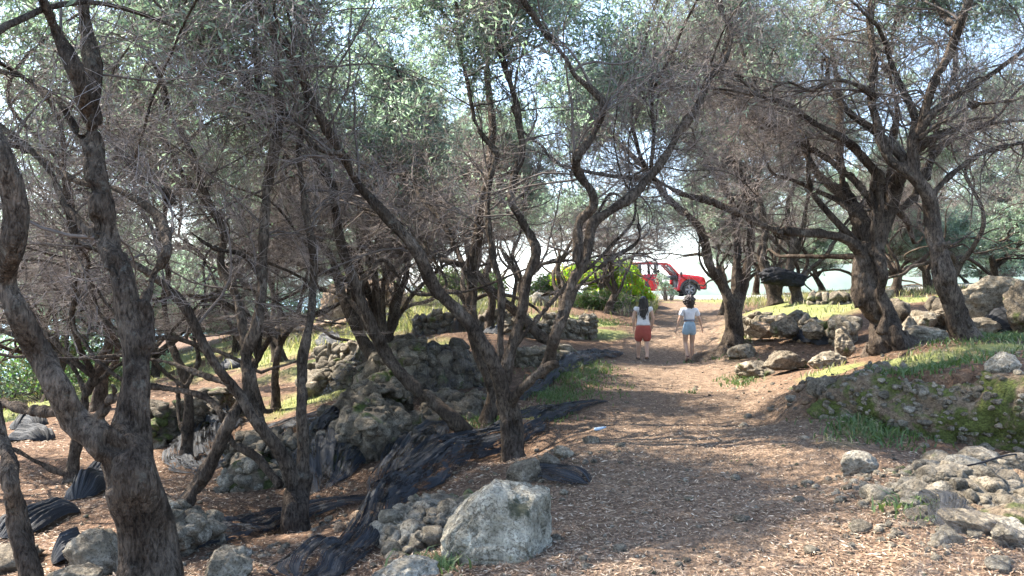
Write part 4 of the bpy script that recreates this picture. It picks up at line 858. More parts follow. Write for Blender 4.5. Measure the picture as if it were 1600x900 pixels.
M['net'] = net_mat('black_netting', .28, (.009, .010, .012), .12); M['net_thin'] = net_mat('thin_black_netting', .80, (.03, .03, .034), .15); M['net_roll'] = net_mat('rolled_black_netting', .12, (.010, .011, .013), .06)
def net(pts, label, mat='net', seed=0, hump=.06, fold=.05, name='olive_net', up=None, zoff=.05, nf=7):
    """pts: (u, v, half width in metres[, extra height]) on the ground."""
    P_ = np.array([np.r_[hit(q[0], q[1]), q[2], q[3] if len(q) > 3 else 0] for q in pts]); L = np.linalg.norm(np.diff(P_[:, :2], axis=0), axis=1).sum()
    K = max(int(L / .05), 24); c_ = catmull(P_, K); tg = np.gradient(c_[:, :2], axis=0); tg /= np.linalg.norm(tg, axis=1, keepdims=True) + 1e-9
    tg = np.stack([np.convolve(np.pad(tg[:, k], 6, 'edge'), np.ones(13) / 13, 'valid') for k in range(2)], 1); tg /= np.linalg.norm(tg, axis=1, keepdims=True) + 1e-9
    nr = np.stack([-tg[:, 1], tg[:, 0]], 1); J = 72; wv = np.linspace(-1, 1, J); s_ = np.linspace(0, L, K)
    hw = c_[:, 3] * (1 + .3 * vn(np.stack([s_ * 1.7, s_ * 0, s_ * 0 + seed], -1), 2)) * np.clip(np.minimum(np.arange(K), K - 1 - np.arange(K)) / (K * .06), .25, 1) ** .6
    edge = .14 * vn(np.stack([np.repeat(s_[:, None] * 3, J, 1), np.sign(wv)[None] * 3 + s_[:, None] * 0, np.full((K, J), seed * 1.)], -1), 5)
    W2 = wv[None] * (1 + edge)
    x = c_[:, 0:1] + nr[:, 0:1] * W2 * hw[:, None]; y = c_[:, 1:2] + nr[:, 1:2] * W2 * hw[:, None]
    q = np.stack([np.repeat((s_ * 1.1)[:, None], J, 1), W2 * nf * .9, np.full((K, J), seed * 2.3)], -1)
    fl = 1.3 * vn(q * (.7, .9, 1), 1) + .2 + .6 * (1 - 2 * np.abs(vn(q * (.8, 1.1, 1) + 4, 7))); fl2 = vn(q * (2.2, 2.6, 1) + 9, 4) * 1.4; ev = 1 - np.abs(wv[None]) ** 3
    en = np.clip(np.minimum(np.arange(K), K - 1 - np.arange(K)) / (K * .22), 0, 1)[:, None] ** .6
    z = gz(x, y) + (.0 + zoff + c_[:, 4:5] * ev + hump * np.sqrt(np.clip(1 - wv[None] ** 2, 0, 1)) * (.7 + .5 * vn(q * (.8, .1, 1), 8)) + fold * (fl * .35 + fl2 * .22 + .35) * ev * (.3 + .7 * np.minimum(1, hw[:, None] / .3))) * en
    z = np.maximum(z, gz(x, y) + .012)
    org = np.array([c_[:, 0].mean(), c_[:, 1].mean(), 0]); org[2] = g1(*org[:2])
    V = np.stack([x, y, z], -1) - org; idx = np.arange(K * J).reshape(K, J)
    F = np.stack([idx[:-1, :-1], idx[1:, :-1], idx[1:, 1:], idx[:-1, 1:]], -1).reshape(-1, 4)
    uv = np.stack([np.repeat(wv[None] * .5 + .5, K, 0), np.repeat(s_[:, None], J, 1)], -1).reshape(-1, 2)
    o = mesh_np(name, V.reshape(-1, 3), F, M[mat], uv=uv); o.location = org
    return tag(o, label, 'net', 'black olive nets lying in the grove')
net([(470, 915, .2), (530, 885, .16), (575, 840, .17), (610, 790, .30, .06), (665, 750, .38, .08), (720, 715, .34, .05), (790, 690, .24), (850, 658, .2), (900, 640, .17), (948, 628, .12)], 'long bunched black net running from the lower edge up past the stubbed tree', 'net', 1, .14, .10, nf=9)
net([(590, 790, .2, .03), (620, 745, .3, .06), (655, 700, .3, .06), (690, 672, .2), (735, 665, .14)], 'black net sheet spread over the slope below the leaning stem', 'net', 2, .08, .09, nf=8)
net([(300, 862, .14), (350, 838, .2), (420, 822, .12), (490, 806, .12), (545, 790, .13), (600, 776, .12)], 'thin black net bundle past the foot of the tall forked tree', 'net', 3, .09, .05)
net([(470, 905, .28), (500, 880, .26), (540, 865, .16)], 'loose black net heap at the lower edge left of the rubble', 'net', 4, .08, .07)
net([(800, 628, .15), (850, 598, .2), (895, 572, .24), (935, 558, .22), (972, 550, .14)], 'black net roll on the bank near the long haired walker', 'net', 5, .12, .10, nf=8)
net([(540, 700, .5, .1), (545, 655, .5, .2), (558, 610, .5, .35), (585, 570, .6, .6), (620, 530, .7, .7), (665, 512, .6, .5)], 'thin grey net curtain draped over the rocky terrace', 'net_thin', 6, .1, .12, nf=10)
net([(700, 640, .9, .4), (690, 600, 1.0, .7), (700, 570, .9, .8), (720, 545, .6, .5)], 'see through net pulled over the rounded stone terrace', 'net_thin', 16, .05, .08, nf=8)
net([(330, 735, .35), (310, 700, .4), (330, 668, .4, .1), (345, 640, .3, .1)], 'black net hanging down between the left stems', 'net', 7, .12, .1)
net([(500, 770, .4), (500, 735, .4, .3), (530, 700, .4, .4), (545, 680, .3, .4)], 'black net over the wall left of the mossy terrace', 'net', 8, .05, .1)
net([(390, 705, .3), (430, 680, .3), (480, 660, .3), (540, 640, .35), (590, 628, .3)], 'flat black net lying across the middle terrace', 'net', 9, .06, .05)
net([(120, 782, .16), (150, 772, .2), (190, 765, .14)], 'small black net bundle beneath the big tree limbs', 'net_roll', 10, .75 * .22, .13, nf=6)
net([(0, 845, .2), (40, 830, .2), (80, 815, .18), (122, 800, .12)], 'crumpled black net strip near the left picture edge', 'net_roll', 11, .75 * .16, .13, nf=6)
net([(80, 880, .17), (105, 872, .2), (130, 862, .15)], 'compact black net bundle beside the lichen covered rock', 'net_roll', 12, .75 * .24, .13, nf=6)
net([(20, 692, .2), (50, 690, .25), (72, 690, .15)], 'rolled black net on the far left terrace', 'net_roll', 13, .75 * .2, .13, nf=6)
net([(25, 672, .2), (45, 665, .3), (60, 668, .15)], 'folded black net behind the rolled one at far left', 'net_roll', 14, .75 * .25, .13, nf=6)
net([(140, 745, .15), (180, 735, .2), (212, 728, .15)], 'short black net piece behind the large trunk', 'net_roll', 15, .75 * .12, .13, nf=6)
net([(815, 752, .15), (850, 748, .25), (890, 752, .25), (920, 758, .12)], 'black net scrap behind the big boulder', 'net', 17, .03, .05)
net([(1450, 800, .12), (1480, 830, .28), (1520, 860, .4), (1560, 885, .42), (1600, 895, .35)], 'torn black net over the stones in the lower right corner', 'net_thin', 18, .04, .1)
net([(1440, 775, .05), (1462, 790, .12), (1480, 800, .1), (1475, 825, .06)], 'dark twisted net end on the rubble heap', 'net', 28, .05, .05)
net([(1238, 533, .18), (1262, 530, .3), (1300, 538, .2)], 'black net bundle below the right hand wall', 'net_roll', 19, .75 * .24, .13, nf=6)
net([(1528, 522, .2), (1560, 518, .3), (1600, 512, .35), (1650, 508, .3)], 'long black net roll at the right picture edge', 'net_roll', 20, .75 * .34, .13, nf=6)
net([(1515, 490, .2), (1530, 488, .3), (1545, 488, .2)], 'black net heap between knobbed trunk and boulders', 'net_roll', 21, .75 * .4, .13, nf=6)
net([(340, 578, .3), (358, 577, .5), (378, 575, .3)], 'black net left on the far terrace', 'net_roll', 22, .75 * .25, .13, nf=6)
net([(500, 532, .2), (512, 535, .3), (528, 541, .2)], 'black net near the orange earth cutting', 'net_roll', 23, .75 * .2, .13, nf=6)
net([(768, 522, .3), (790, 520, .4), (812, 516, .3)], 'black net beneath the central wall', 'net_roll', 24, .75 * .3, .13, nf=6)

def bundle(center, size, label, seed):
    V, F = rock_verts(seed, size, 5, 3, .22, fine=.1); V += unit(V) * (np.abs(vn(V * (6, 6, 22) + seed, 2)) * .05)[:, None]
    o = mesh_np('net_bundle', V, F, M['bundle']); o.location = center; return tag(o, label, 'net bundle')
M['bundle'] = simple('black_plastic_netting', (.010, .010, .012), .75, .15, var=.5, scale=14)
bundle(px(1222, 434, 22.9), (1.35, .6, .72), 'black net bundle wedged between the forks of two olive trees', 3)

# black hose lying on the rubble heap
hp = np.array([hit(u, v_) + (0, 0, dz) for u, v_, dz in [(1445, 762, .02), (1480, 758, .10), (1530, 756, .14), (1580, 745, .16), (1620, 735, .12)]])
Pl = catmull(hp, 60); V, F = tubes(Pl[None] - hp[0], np.full((1, 60), .007), 6); o = mesh_np('hose', V, F, M['bundle']); o.location = hp[0]; tag(o, 'thin black hose lying across the rubble heap', 'hose')
# squashed pale bottle on the left bank
p = hit(928, 676); Pl = np.array([(0, 0, 0), (.02, 0, 0), (.12, 0, 0), (.16, 0, .005), (.175, 0, .008), (.19, 0, .01)]); V, F = tubes(Pl[None], np.array([[.002, .022, .022, .018, .009, .009]]), 10)
o = mesh_np('plastic_bottle', V, F, simple('pale_plastic', (.35, .42, .48), .3)); o.location = p + (0, 0, .03); o.rotation_euler = (0, 0, .6); tag(o, 'pale blue plastic bottle littering the bank left of the path', 'bottle')

# ------------------------------------------------------------------ ground cover
def litter():
    r = np.random.default_rng(3); n_ = 190000
    y = 1 / (1 / 2.6 - r.random(n_) ** .8 * (1 / 2.6 - 1 / 40)); x = r.uniform(-1, 1, n_) * (.74 * y + .6)
    keep = r.random(n_) < np.clip(1.15 - grass_w(x, y) * .9, 0, 1) * np.clip(.65 + 1.6 * fbm(P3(x * .9, y * .9), 3, 77), .08, 1); x, y = x[keep], y[keep]; n_ = len(x)
    p = np.stack([x, y, gz(x, y) + r.uniform(.002, .018, n_)], -1); a_ = r.uniform(0, 6.3, n_)
    d = np.stack([np.cos(a_), np.sin(a_), r.normal(0, .18, n_)], -1); L = r.uniform(.016, .04, n_) * (1 + .08 * y)
    s_ = unit(np.cross(d, np.stack([r.normal(0, .35, n_), r.normal(0, .35, n_), np.ones(n_)], -1))); wd = (L * r.uniform(.13, .24, n_))[:, None]; d = unit(d) * L[:, None]
    V = np.stack([p, p + d * .5 + s_ * wd * .5, p + d, p + d * .5 - s_ * wd * .5], 1).reshape(-1, 3)
    tag(mesh_np('leaf_litter', V, np.arange(n_ * 4).reshape(-1, 4), M['litter'], smooth=False), 'dry fallen olive leaves covering the path and terraces', 'fallen leaves', kind='stuff')
    # pebbles
    n_ = 2600; y = 1 / (1 / 2.8 - r.random(n_) * (1 / 2.8 - 1 / 26)); x = r.uniform(-1, 1, n_) * (.74 * y + .6)
    V0, F0 = ico(1); s_ = .008 * (1 + r.pareto(2.2, n_)); s_ = np.clip(s_, .008, .05)
    V = V0[None] * (1 + r.normal(0, .13, (n_, len(V0), 1))) * (s_[:, None, None] * np.array([1.2, 1, .7])) ; ca, sa = np.cos(a_[:n_]), np.sin(a_[:n_])
    X = V[..., 0] * ca[:, None] - V[..., 1] * sa[:, None]; Y_ = V[..., 0] * sa[:, None] + V[..., 1] * ca[:, None]
    V = np.stack([X + x[:, None], Y_ + y[:, None], V[..., 2] + (gz(x, y) + s_ * .3)[:, None]], -1).reshape(-1, 3)
    F = (F0[None] + (np.arange(n_) * len(V0))[:, None, None]).reshape(-1, 3)
    tag(mesh_np('gravel', V, F, M['stone']), 'small pale pebbles scattered over the path', 'gravel', kind='stuff')
litter()
def blades(x, y, hgt, wd, mat, name, label, cat, r, lean=.45, lift=None):
    n_ = len(x); z = gz(x, y) if lift is None else lift; p = np.stack([x, y, z - .01], -1); a_ = r.uniform(0, 6.3, n_); s_ = np.stack([np.cos(a_), np.sin(a_), 0 * a_], -1) * (wd * .5)[:, None]
    ln = np.stack([r.normal(0, lean, n_), r.normal(0, lean, n_), 0 * a_], -1); up = np.array([0, 0, 1.])
    m_ = p + (up * .6 + ln * .25) * hgt[:, None]; t = p + (up * .95 + ln) * hgt[:, None]
    V = np.stack([p - s_, p + s_, m_ + s_ * .7, m_ - s_ * .7, t], 1).reshape(-1, 3); k = np.arange(n_)[:, None] * 5
    return tag(mesh_np(name, V, [k + np.array([[0, 1, 2, 3]]), k + np.array([[3, 2, 4]])], M[mat], smooth=False), label, cat, kind='stuff')
def grass():
    r = np.random.default_rng(8); n_ = 170000
    y = 1 / (1 / 4.5 - r.random(n_) * (1 / 4.5 - 1 / 44)); x = r.uniform(-1, 1, n_) * (.74 * y + 1)
    w_ = grass_w(x, y); k = r.random(n_) < w_ * .6 * np.clip(.6 + 1.2 * fbm(P3(x * 2.2, y * 2.2), 3, 21), 0, 1); x, y = x[k], y[k]; n_ = len(x); print('grass', n_)
    h = r.uniform(.025, .08, n_) * (1 + y * .07); blades(x, y, h, .006 * (1 + y * .16), 'grass', 'grass', 'tufts of sunlit grass on the terraces', 'grass', r)
    # taller meadow on the slope left of the centre and by the road
    pts = [(640, 480, 2.6, 2.0), (600, 500, 2.0, 1.6), (560, 470, 2.0, 2), (700, 470, 2, 2), (1150, 466, 3, 1.2), (1290, 466, 3, 2), (1020, 470, .9, 2.5), (1000, 480, .8, 1.5)]
    X = []; Y_ = []
    for u, v_, sx, sy in pts:
        c0 = hit(u, v_); X.append(c0[0] + r.normal(0, sx, 3500)); Y_.append(c0[1] + r.normal(0, sy, 3500))
    x = np.concatenate(X); y = np.concatenate(Y_); k = (path_w(x, y) < .4) & ((y < 35) | (y > 42)); x, y = x[k], y[k]
    blades(x, y, r.uniform(.12, .42, len(x)), np.full(len(x), .03), 'grass', 'meadow_grass', 'tall sunlit grass on the slope and by the road', 'grass', r)
    # leafy weeds
    sp = [(890, 590, .35, .8, 500), (920, 575, .3, .7, 400), (860, 620, .2, .4, 250), (750, 660, .15, .2, 120), (870, 650, .12, .3, 120), (1120, 558, .3, .5, 350), (1160, 600, .15, .2, 80), (1370, 678, .25, .2, 200), (1440, 800, .1, .15, 80), (1400, 590, .4, .2, 260), (1470, 575, .4, .2, 260), (1560, 530, .5, .3, 400), (680, 890, .12, .1, 120), (560, 665, .2, .2, 200), (940, 505, .5, .6, 300), (1080, 615, .05, .05, 10), (1150, 596, .2, .2, 60), (530, 650, .2, .2, 200)]
    X = []; Y_ = []
    for u, v_, sx, sy, c_ in sp:
        c0 = hit(u, v_); X.append(c0[0] + r.normal(0, sx, c_ * 2)); Y_.append(c0[1] + r.normal(0, sy, c_ * 2))
    x = np.concatenate(X); y = np.concatenate(Y_); n_ = len(x); blades(x, y, r.uniform(.04, .12, n_), np.full(n_, .02), 'weed', 'weeds', 'green leafy weeds on the banks beside the path', 'weeds', r, .8)
grass()

def leaf_blob(pc, rad, n_, size, r, flat=1.0, lo=.55):
    d = unit(r.normal(0, 1, (n_, 3))); d[:, 2] = np.abs(d[:, 2]); rr = rad * (lo + (1 - lo) * r.random(n_)[:, None] ** .5) * (1 + .75 * fbm(d * 2.6 + pc[0], 3, 5))[:, None]
    return pc + d * rr * (1, 1, flat), d * .5 + unit(r.normal(0, 1, (n_, 3)))
def shrub(pos, blobs, label, mat, seed, lsize=.09, name='shrub', cat='shrub', ratio=.5):
    r = np.random.default_rng(seed); root = empty(name, pos); tag(root, label, cat); V_ = MB(); st = MB()
    for (dx, dy, dz, rad, n_) in blobs:
        p, d = leaf_blob(np.array([dx, dy, dz]), rad, n_, lsize, r); V, F = leaves_at(p, d, r.uniform(.6, 1.3, n_) * lsize, r, ratio); V_.add(V, F)
        N = 14; e_ = p[r.integers(0, n_, N)]; t = np.linspace(0, 1, 7)[None, :, None]; base = np.array([dx * .6, dy * .6, -.1]); Pn = base + (e_[:, None] - base) * t + np.sin(t * 3.14) * r.normal(0, .06, (N, 1, 3))
        V, F = tubes(Pn, np.full((N, 7), .012) * (1.3 - t[:, :, 0]), 4); st.add(V, F)
    st.build('stem', M['branch'], root); V_.build('leaves', M[mat], root, smooth=False); return root
def pos_at(u, v_, Y): q = px(u, v_, Y); return (q[0], q[1], g1(q[0], q[1]))
shrub(pos_at(950, 478, 29.0), [(-1.0, 0, 0, .65, 2500), (-.2, .2, 0, .75, 3000), (.6, 0, 0, .6, 2200), (1.2, .4, 0, .45, 1200)], 'dark green rounded shrub left of the path by the car', 'leaf_g', 1, .11)
shrub(pos_at(990, 465, 31.0), [(-.5, -.4, .5, .75, 3500), (-1.3, -.3, .55, .7, 2500), (-2.6, .2, .9, .8, 3000), (-2.0, .2, .9, .9, 3500), (-1.3, 0, 1.1, .95, 4500), (-.75, 0, 1.2, .75, 4500), (-.2, 0, 1.15, .5, 2500), (.1, .1, .6, .5, 2200), (.5, 0, .25, .4, 1000)], 'bright yellow green bush with orange leaves in front of the car', 'leaf_y', 2, .11)
shrub(pos_at(1046, 464, 34.5), [(-.2, 0, .5, .35, 350), (.1, 0, .25, .3, 300), (-.35, 0, .95, .3, 250)], 'silvery olive sapling growing in front of the car door', 'leaf', 3, .12, name='sapling', cat='sapling', ratio=.3)
for i, (u, v_, Y, s_, mt, lab) in enumerate([(700, 462, 33, 1.0, 'leaf_g', 'green shrub on the crest left of the central wall'), (750, 460, 34, .9, 'leaf_g', 'shrub behind the upright olive stem on the crest'), (560, 470, 36, 1.2, 'leaf_g', 'bushy shrub on the skyline above the earth cutting'),
        (450, 520, 33, 1.5, 'leaf', 'grey green bush beyond the far terrace wall'), (380, 525, 34, 1.6, 'leaf_g', 'leafy bush near the sea gap at left'), (90, 560, 24, 1.9, 'leaf_g', 'dense bush on the slope at far left'), (170, 545, 27, 1.5, 'leaf', 'olive bush behind the large tree at left'), (20, 560, 26, 1.7, 'leaf', 'grey green bush at the left picture edge'),
        (860, 462, 33, .8, 'leaf_g', 'low bush behind the white stone block')]):
    shrub(pos_at(u, v_, Y), [(-.5 * s_, 0, .2, .8 * s_, 1500), (.5 * s_, .2, .3, .9 * s_, 1800), (0, 0, .7 * s_, .7 * s_, 1200)], lab, mt, 40 + i, .13)

# ------------------------------------------------------------------ red car
def poly_ext(mb_, pts, y0, y1, bev=0):
    """extrude an x-z outline (may be concave) from y0 to y1."""
    bm = bmesh.new(); vs = [bm.verts.new((x, y0, z)) for x, z in pts]; f = bm.faces.new(vs)
    ex = bmesh.ops.extrude_face_region(bm, geom=[f]); bmesh.ops.translate(bm, verts=[q for q in ex['geom'] if isinstance(q, bmesh.types.BMVert)], vec=(0, y1 - y0, 0))
    if bev: bmesh.ops.bevel(bm, geom=[e_ for e_ in bm.edges if abs(e_.verts[0].co.y - e_.verts[1].co.y) < 1e-6], offset=bev, segments=2, affect='EDGES', clamp_overlap=True)
    bmesh.ops.triangulate(bm, faces=bm.faces); bm.verts.ensure_lookup_table(); bm.normal_update()
    bmesh.ops.recalc_face_normals(bm, faces=bm.faces)
    mb_.add(np.array([q.co[:] for q in bm.verts]), np.array([[q.index for q in f_.verts] for f_ in bm.faces])); bm.free()
def bx(mb_, c_, s_, bev=.01):
    bm = bmesh.new(); bmesh.ops.create_cube(bm, size=1); bmesh.ops.scale(bm, verts=bm.verts, vec=s_)
    if bev: bmesh.ops.bevel(bm, geom=bm.edges[:], offset=min(bev, min(s_) * .4), segments=2, affect='EDGES')
    bmesh.ops.translate(bm, verts=bm.verts, vec=c_); bmesh.ops.triangulate(bm, faces=bm.faces); bm.verts.index_update()
    mb_.add(np.array([q.co[:] for q in bm.verts]), np.array([[q.index for q in f_.verts] for f_ in bm.faces])); bm.free()
def lathe_y(mb_, prof, c_, n_=36):
    prof = np.array(prof); th = np.arange(n_) * 2 * math.pi / n_; V = np.stack([c_[0] + prof[:, 0:1] * np.cos(th), c_[1] + prof[:, 1:2] + 0 * th, c_[2] + prof[:, 0:1] * np.sin(th)], -1)
    K = len(prof); idx = np.arange(K * n_).reshape(K, n_); F = np.stack([idx[:-1], np.roll(idx[:-1], -1, 1), np.roll(idx[1:], -1, 1), idx[1:]], -1).reshape(-1, 4); mb_.add(V.reshape(-1, 3), F)
def car():
    red = simple('red_car_paint', (.50, .014, .018), .25, .6, var=.04); blk = simple('black_car_trim', (.035, .035, .038), .6); gls = simple('dark_car_glass', (.04, .05, .055), .08, .6); rub = simple('tyre_rubber', (.03, .03, .03), .85)
    alu = simple('silver_wheel', (.30, .30, .31), .4, .5, .6); seatm = simple('dark_seat_cloth', (.04, .035, .035), .9); lamp = simple('lamp_glass', (.75, .75, .78), .1)
    x0 = px(1077, 463, 37.4)[0] - 1.28; zz = g1(x0, 37.4 + .8) + .12
    root = empty('parked_car', (x0, 38.2, zz), R(2)); tag(root, 'red off road car with its doors taken off, parked on the road behind the bush', 'car')
    arch = lambda cx, a0, a1, n_=12: [(cx + .43 * math.cos(math.radians(t)), .36 + .43 * math.sin(math.radians(t))) for t in np.linspace(a0, a1, n_)]
    side = [(-2.08, .42), (-2.1, .95), (-2.02, 1.12), (-.95, 1.14), (-.42, 1.14), (-.32, .75), (-.22, .50), (.62, .46), (.68, .7), (.70, 1.14), (1.0, 1.13), (1.85, 1.02), (2.02, .94), (2.08, .75), (2.08, .45), (1.76, .36)] + arch(1.28, 0, 180) + [(.80, .30), (-.80, .30)] + arch(-1.28, 0, 180) + [(-1.78, .36)]
    mb_ = MB()
    for s_ in (-1, 1): poly_ext(mb_, side, s_ * .90, s_ * .80, .015)
    poly_ext(mb_, [(.72, 1.05), (.72, 1.15), (1.0, 1.15), (1.86, 1.045), (2.04, .95), (2.08, .6), (2.0, .6), (1.9, .9)], -.80, .80, .02)    # bonnet and nose
    poly_ext(mb_, [(-2.12, .45), (-2.14, .95), (-2.04, 1.13), (-1.95, 1.13), (-2.0, .45)], -.80, .80, .02)
    mb_.build('body', red, root, smooth=False)
    m2 = MB(); bx(m2, (0, 0, .36), (3.2, 1.58, .10)); bx(m2, (1.35, 0, .62), (1.1, 1.1, .5)); m2.build('floor', blk, root, smooth=False)
    m2 = MB(); bx(m2, (2.10, 0, .52), (.12, 1.7, .3), .03); bx(m2, (-2.12, 0, .52), (.12, 1.7, .3), .03); m2.build('bumper', blk, root, smooth=False)
    for s_ in (-1, 1):
        for cx in (1.28, -1.28):
            m2 = MB(); o_ = [(cx + .53 * math.cos(t), .36 + .53 * math.sin(t)) for t in np.linspace(-.1, math.pi + .1, 16)]; i_ = [(cx + .42 * math.cos(t), .36 + .42 * math.sin(t)) for t in np.linspace(math.pi + .1, -.1, 16)]
            poly_ext(m2, o_ + i_, s_ * .93, s_ * .79, .01); m2.build('wheel_arch', blk, root, smooth=False)
            wh = empty('wheel', (cx, s_ * .80, .36)); wh.parent = root
            m2 = MB(); lathe_y(m2, [(.22, -.1), (.32, -.11), (.35, -.09), (.36, 0), (.35, .09), (.32, .11), (.22, .1)], (0, 0, 0)); m2.build('tyre', rub, wh)
            m2 = MB(); lathe_y(m2, [(.225, -.1), (.235, -.105), (.245, -.1), (.235, .1), (.225, .1), (.21, 0), (.225, -.1)], (0, 0, 0)); lathe_y(m2, [(.001, -.085), (.055, -.085), (.06, -.06), (.001, -.06)] if s_ < 0 else [(.001, .085), (.055, .085), (.06, .06), (.001, .06)], (0, 0, 0), 16)
            for k in range(5):
                t = k * 2 * math.pi / 5 + .3; c0, s0 = math.cos(t), math.sin(t)
                q = np.array([(-.035, .04), (.035, .04), (.055, .225), (-.055, .225)]); yy = s_ * .08
                V = np.array([(x_ * c0 - z_ * s0, yy + d_, x_ * s0 + z_ * c0) for d_ in (-.012, .012) for x_, z_ in q]); m2.add(V, np.array([[0, 1, 2, 3], [7, 6, 5, 4], [0, 4, 5, 1], [1, 5, 6, 2], [2, 6, 7, 3], [3, 7, 4, 0]]))
            m2.build('rim', alu, wh, smooth=False); m2 = MB(); lathe_y(m2, [(.001, 0), (.215, 0)], (0, s_ * .03, 0), 20); m2.build('brake_disc', blk, wh)
        # pillars and roof rail
        for pp in ([(.66, 1.12), (.78, 1.12), (.28, 1.66), (.16, 1.66)], [(-.52, 1.12), (-.36, 1.12), (-.42, 1.66), (-.54, 1.66)], [(-1.35, 1.12), (-1.15, 1.12), (-1.2, 1.66), (-1.38, 1.66)], [(-2.05, 1.12), (-1.9, 1.12), (-1.75, 1.66), (-1.9, 1.64)]):
            m2 = MB(); poly_ext(m2, pp, s_ * .82, s_ * .74, .01); m2.build('pillar', red if pp[0][0] > 0 else blk, root, smooth=False)
        m2 = MB(); poly_ext(m2, [(-1.92, 1.14), (-1.34, 1.14), (-1.36, 1.62), (-1.80, 1.62)], s_ * .79, s_ * .775); m2.build('side_window', gls, root, smooth=False)
        m2 = MB(); poly_ext(m2, [(.75, 1.10), (.86, 1.10), (.86, 1.26), (.75, 1.26)], s_ * .90, s_ * 1.06, .02); m2.build('wing_mirror', blk, root, smooth=False)
        m2 = MB(); lathe_y(m2, [(.001, -.03), (.09, -.03), (.1, 0), (.09, .03), (.001, .03)], (0, 0, 0), 20); h_ = m2.build('headlight', lamp, root); h_.location = (2.06, s_ * .62, .84); h_.rotation_euler = (0, 0, R(90))
        m2 = MB(); bx(m2, (-2.13, s_ * .7, .95), (.05, .16, .2), .02); m2.build('tail_light', simple('tail_lamp', (.4, .01, .01), .2), root, smooth=False)
        m2 = MB(); bx(m2, (.12, s_ * .38, .62), (.5, .48, .16), .05); poly_ext(m2, [(-.16, .62), (-.02, .62), (-.14, 1.2), (-.26, 1.2)], s_ * .15, s_ * .60, .03); bx(m2, (-.22, s_ * .38, 1.3), (.1, .26, .18), .03); m2.build('seat', seatm, root, smooth=False)
    m2 = MB(); poly_ext(m2, [(.18, 1.62), (.20, 1.70), (-.5, 1.76), (-1.6, 1.74), (-1.9, 1.66), (-1.9, 1.60), (-1.0, 1.66), (-.3, 1.66)], -.80, .80, .015); m2.build('roof', red, root, smooth=False)
    m2 = MB(); poly_ext(m2, [(.74, 1.13), (.755, 1.13), (.255, 1.65), (.24, 1.65)], -.73, .73); m2.build('windscreen', simple('windscreen_glass', (.3, .36, .38), .05), root, smooth=False)
    m2 = MB(); bx(m2, (.58, 0, .98), (.26, 1.5, .24), .05); m2.build('dashboard', blk, root, smooth=False)
car()

# ------------------------------------------------------------------ people
def skin_mesh(verts, edges, rad, sub=2):
    me = bpy.data.meshes.new('s'); me.from_pydata([tuple(v_) for v_ in verts], edges, []); o = bpy.data.objects.new('s', me); C.objects.link(o)
    o.modifiers.new('Skin', 'SKIN').use_smooth_shade = True
    for i, sv_ in enumerate(me.skin_vertices[0].data): sv_.radius = (rad[i], rad[i]) if not isinstance(rad[i], tuple) else rad[i]; sv_.use_root = i == 0
    ss = o.modifiers.new('Sub', 'SUBSURF'); ss.levels = ss.render_levels = sub
    dg = bpy.context.evaluated_depsgraph_get(); dg.update(); ev = o.evaluated_get(dg); m2 = bpy.data.meshes.new_from_object(ev)
    V = np.array([v_.co[:] for v_ in m2.vertices]); F = [tuple(p_.vertices) for p_ in m2.polygons]
    bpy.data.objects.remove(o); bpy.data.meshes.remove(me); bpy.data.meshes.remove(m2)
    q4 = np.array([f for f in F if len(f) == 4]); q3 = [f for f in F if len(f) == 3]
    return V, q4, np.array(q3) if q3 else np.zeros((0, 3), int)
class Sk:
    def __init__(s): s.v = []; s.e = []; s.r = []
    def add(s, p, r, par=None): s.v.append(p); s.r.append(r); s.e.append((par, len(s.v) - 1)) if par is not None else None; return len(s.v) - 1
    def obj(s, name, mat, parent, sub=2, extra=None):
        V, q4, q3 = skin_mesh(s.v, s.e, s.r, sub); mb_ = MB()
        mb_.add(V, q4)
        if len(q3): mb_.V.append(np.zeros((0, 3))); mb_.F.setdefault(3, []).append(q3)
        if extra:
            for V2, F2 in extra: mb_.add(V2, F2)
        return mb_.build(name, mat, parent)
skin = simple('skin', (.50, .31, .22), .55, .3, var=.06)
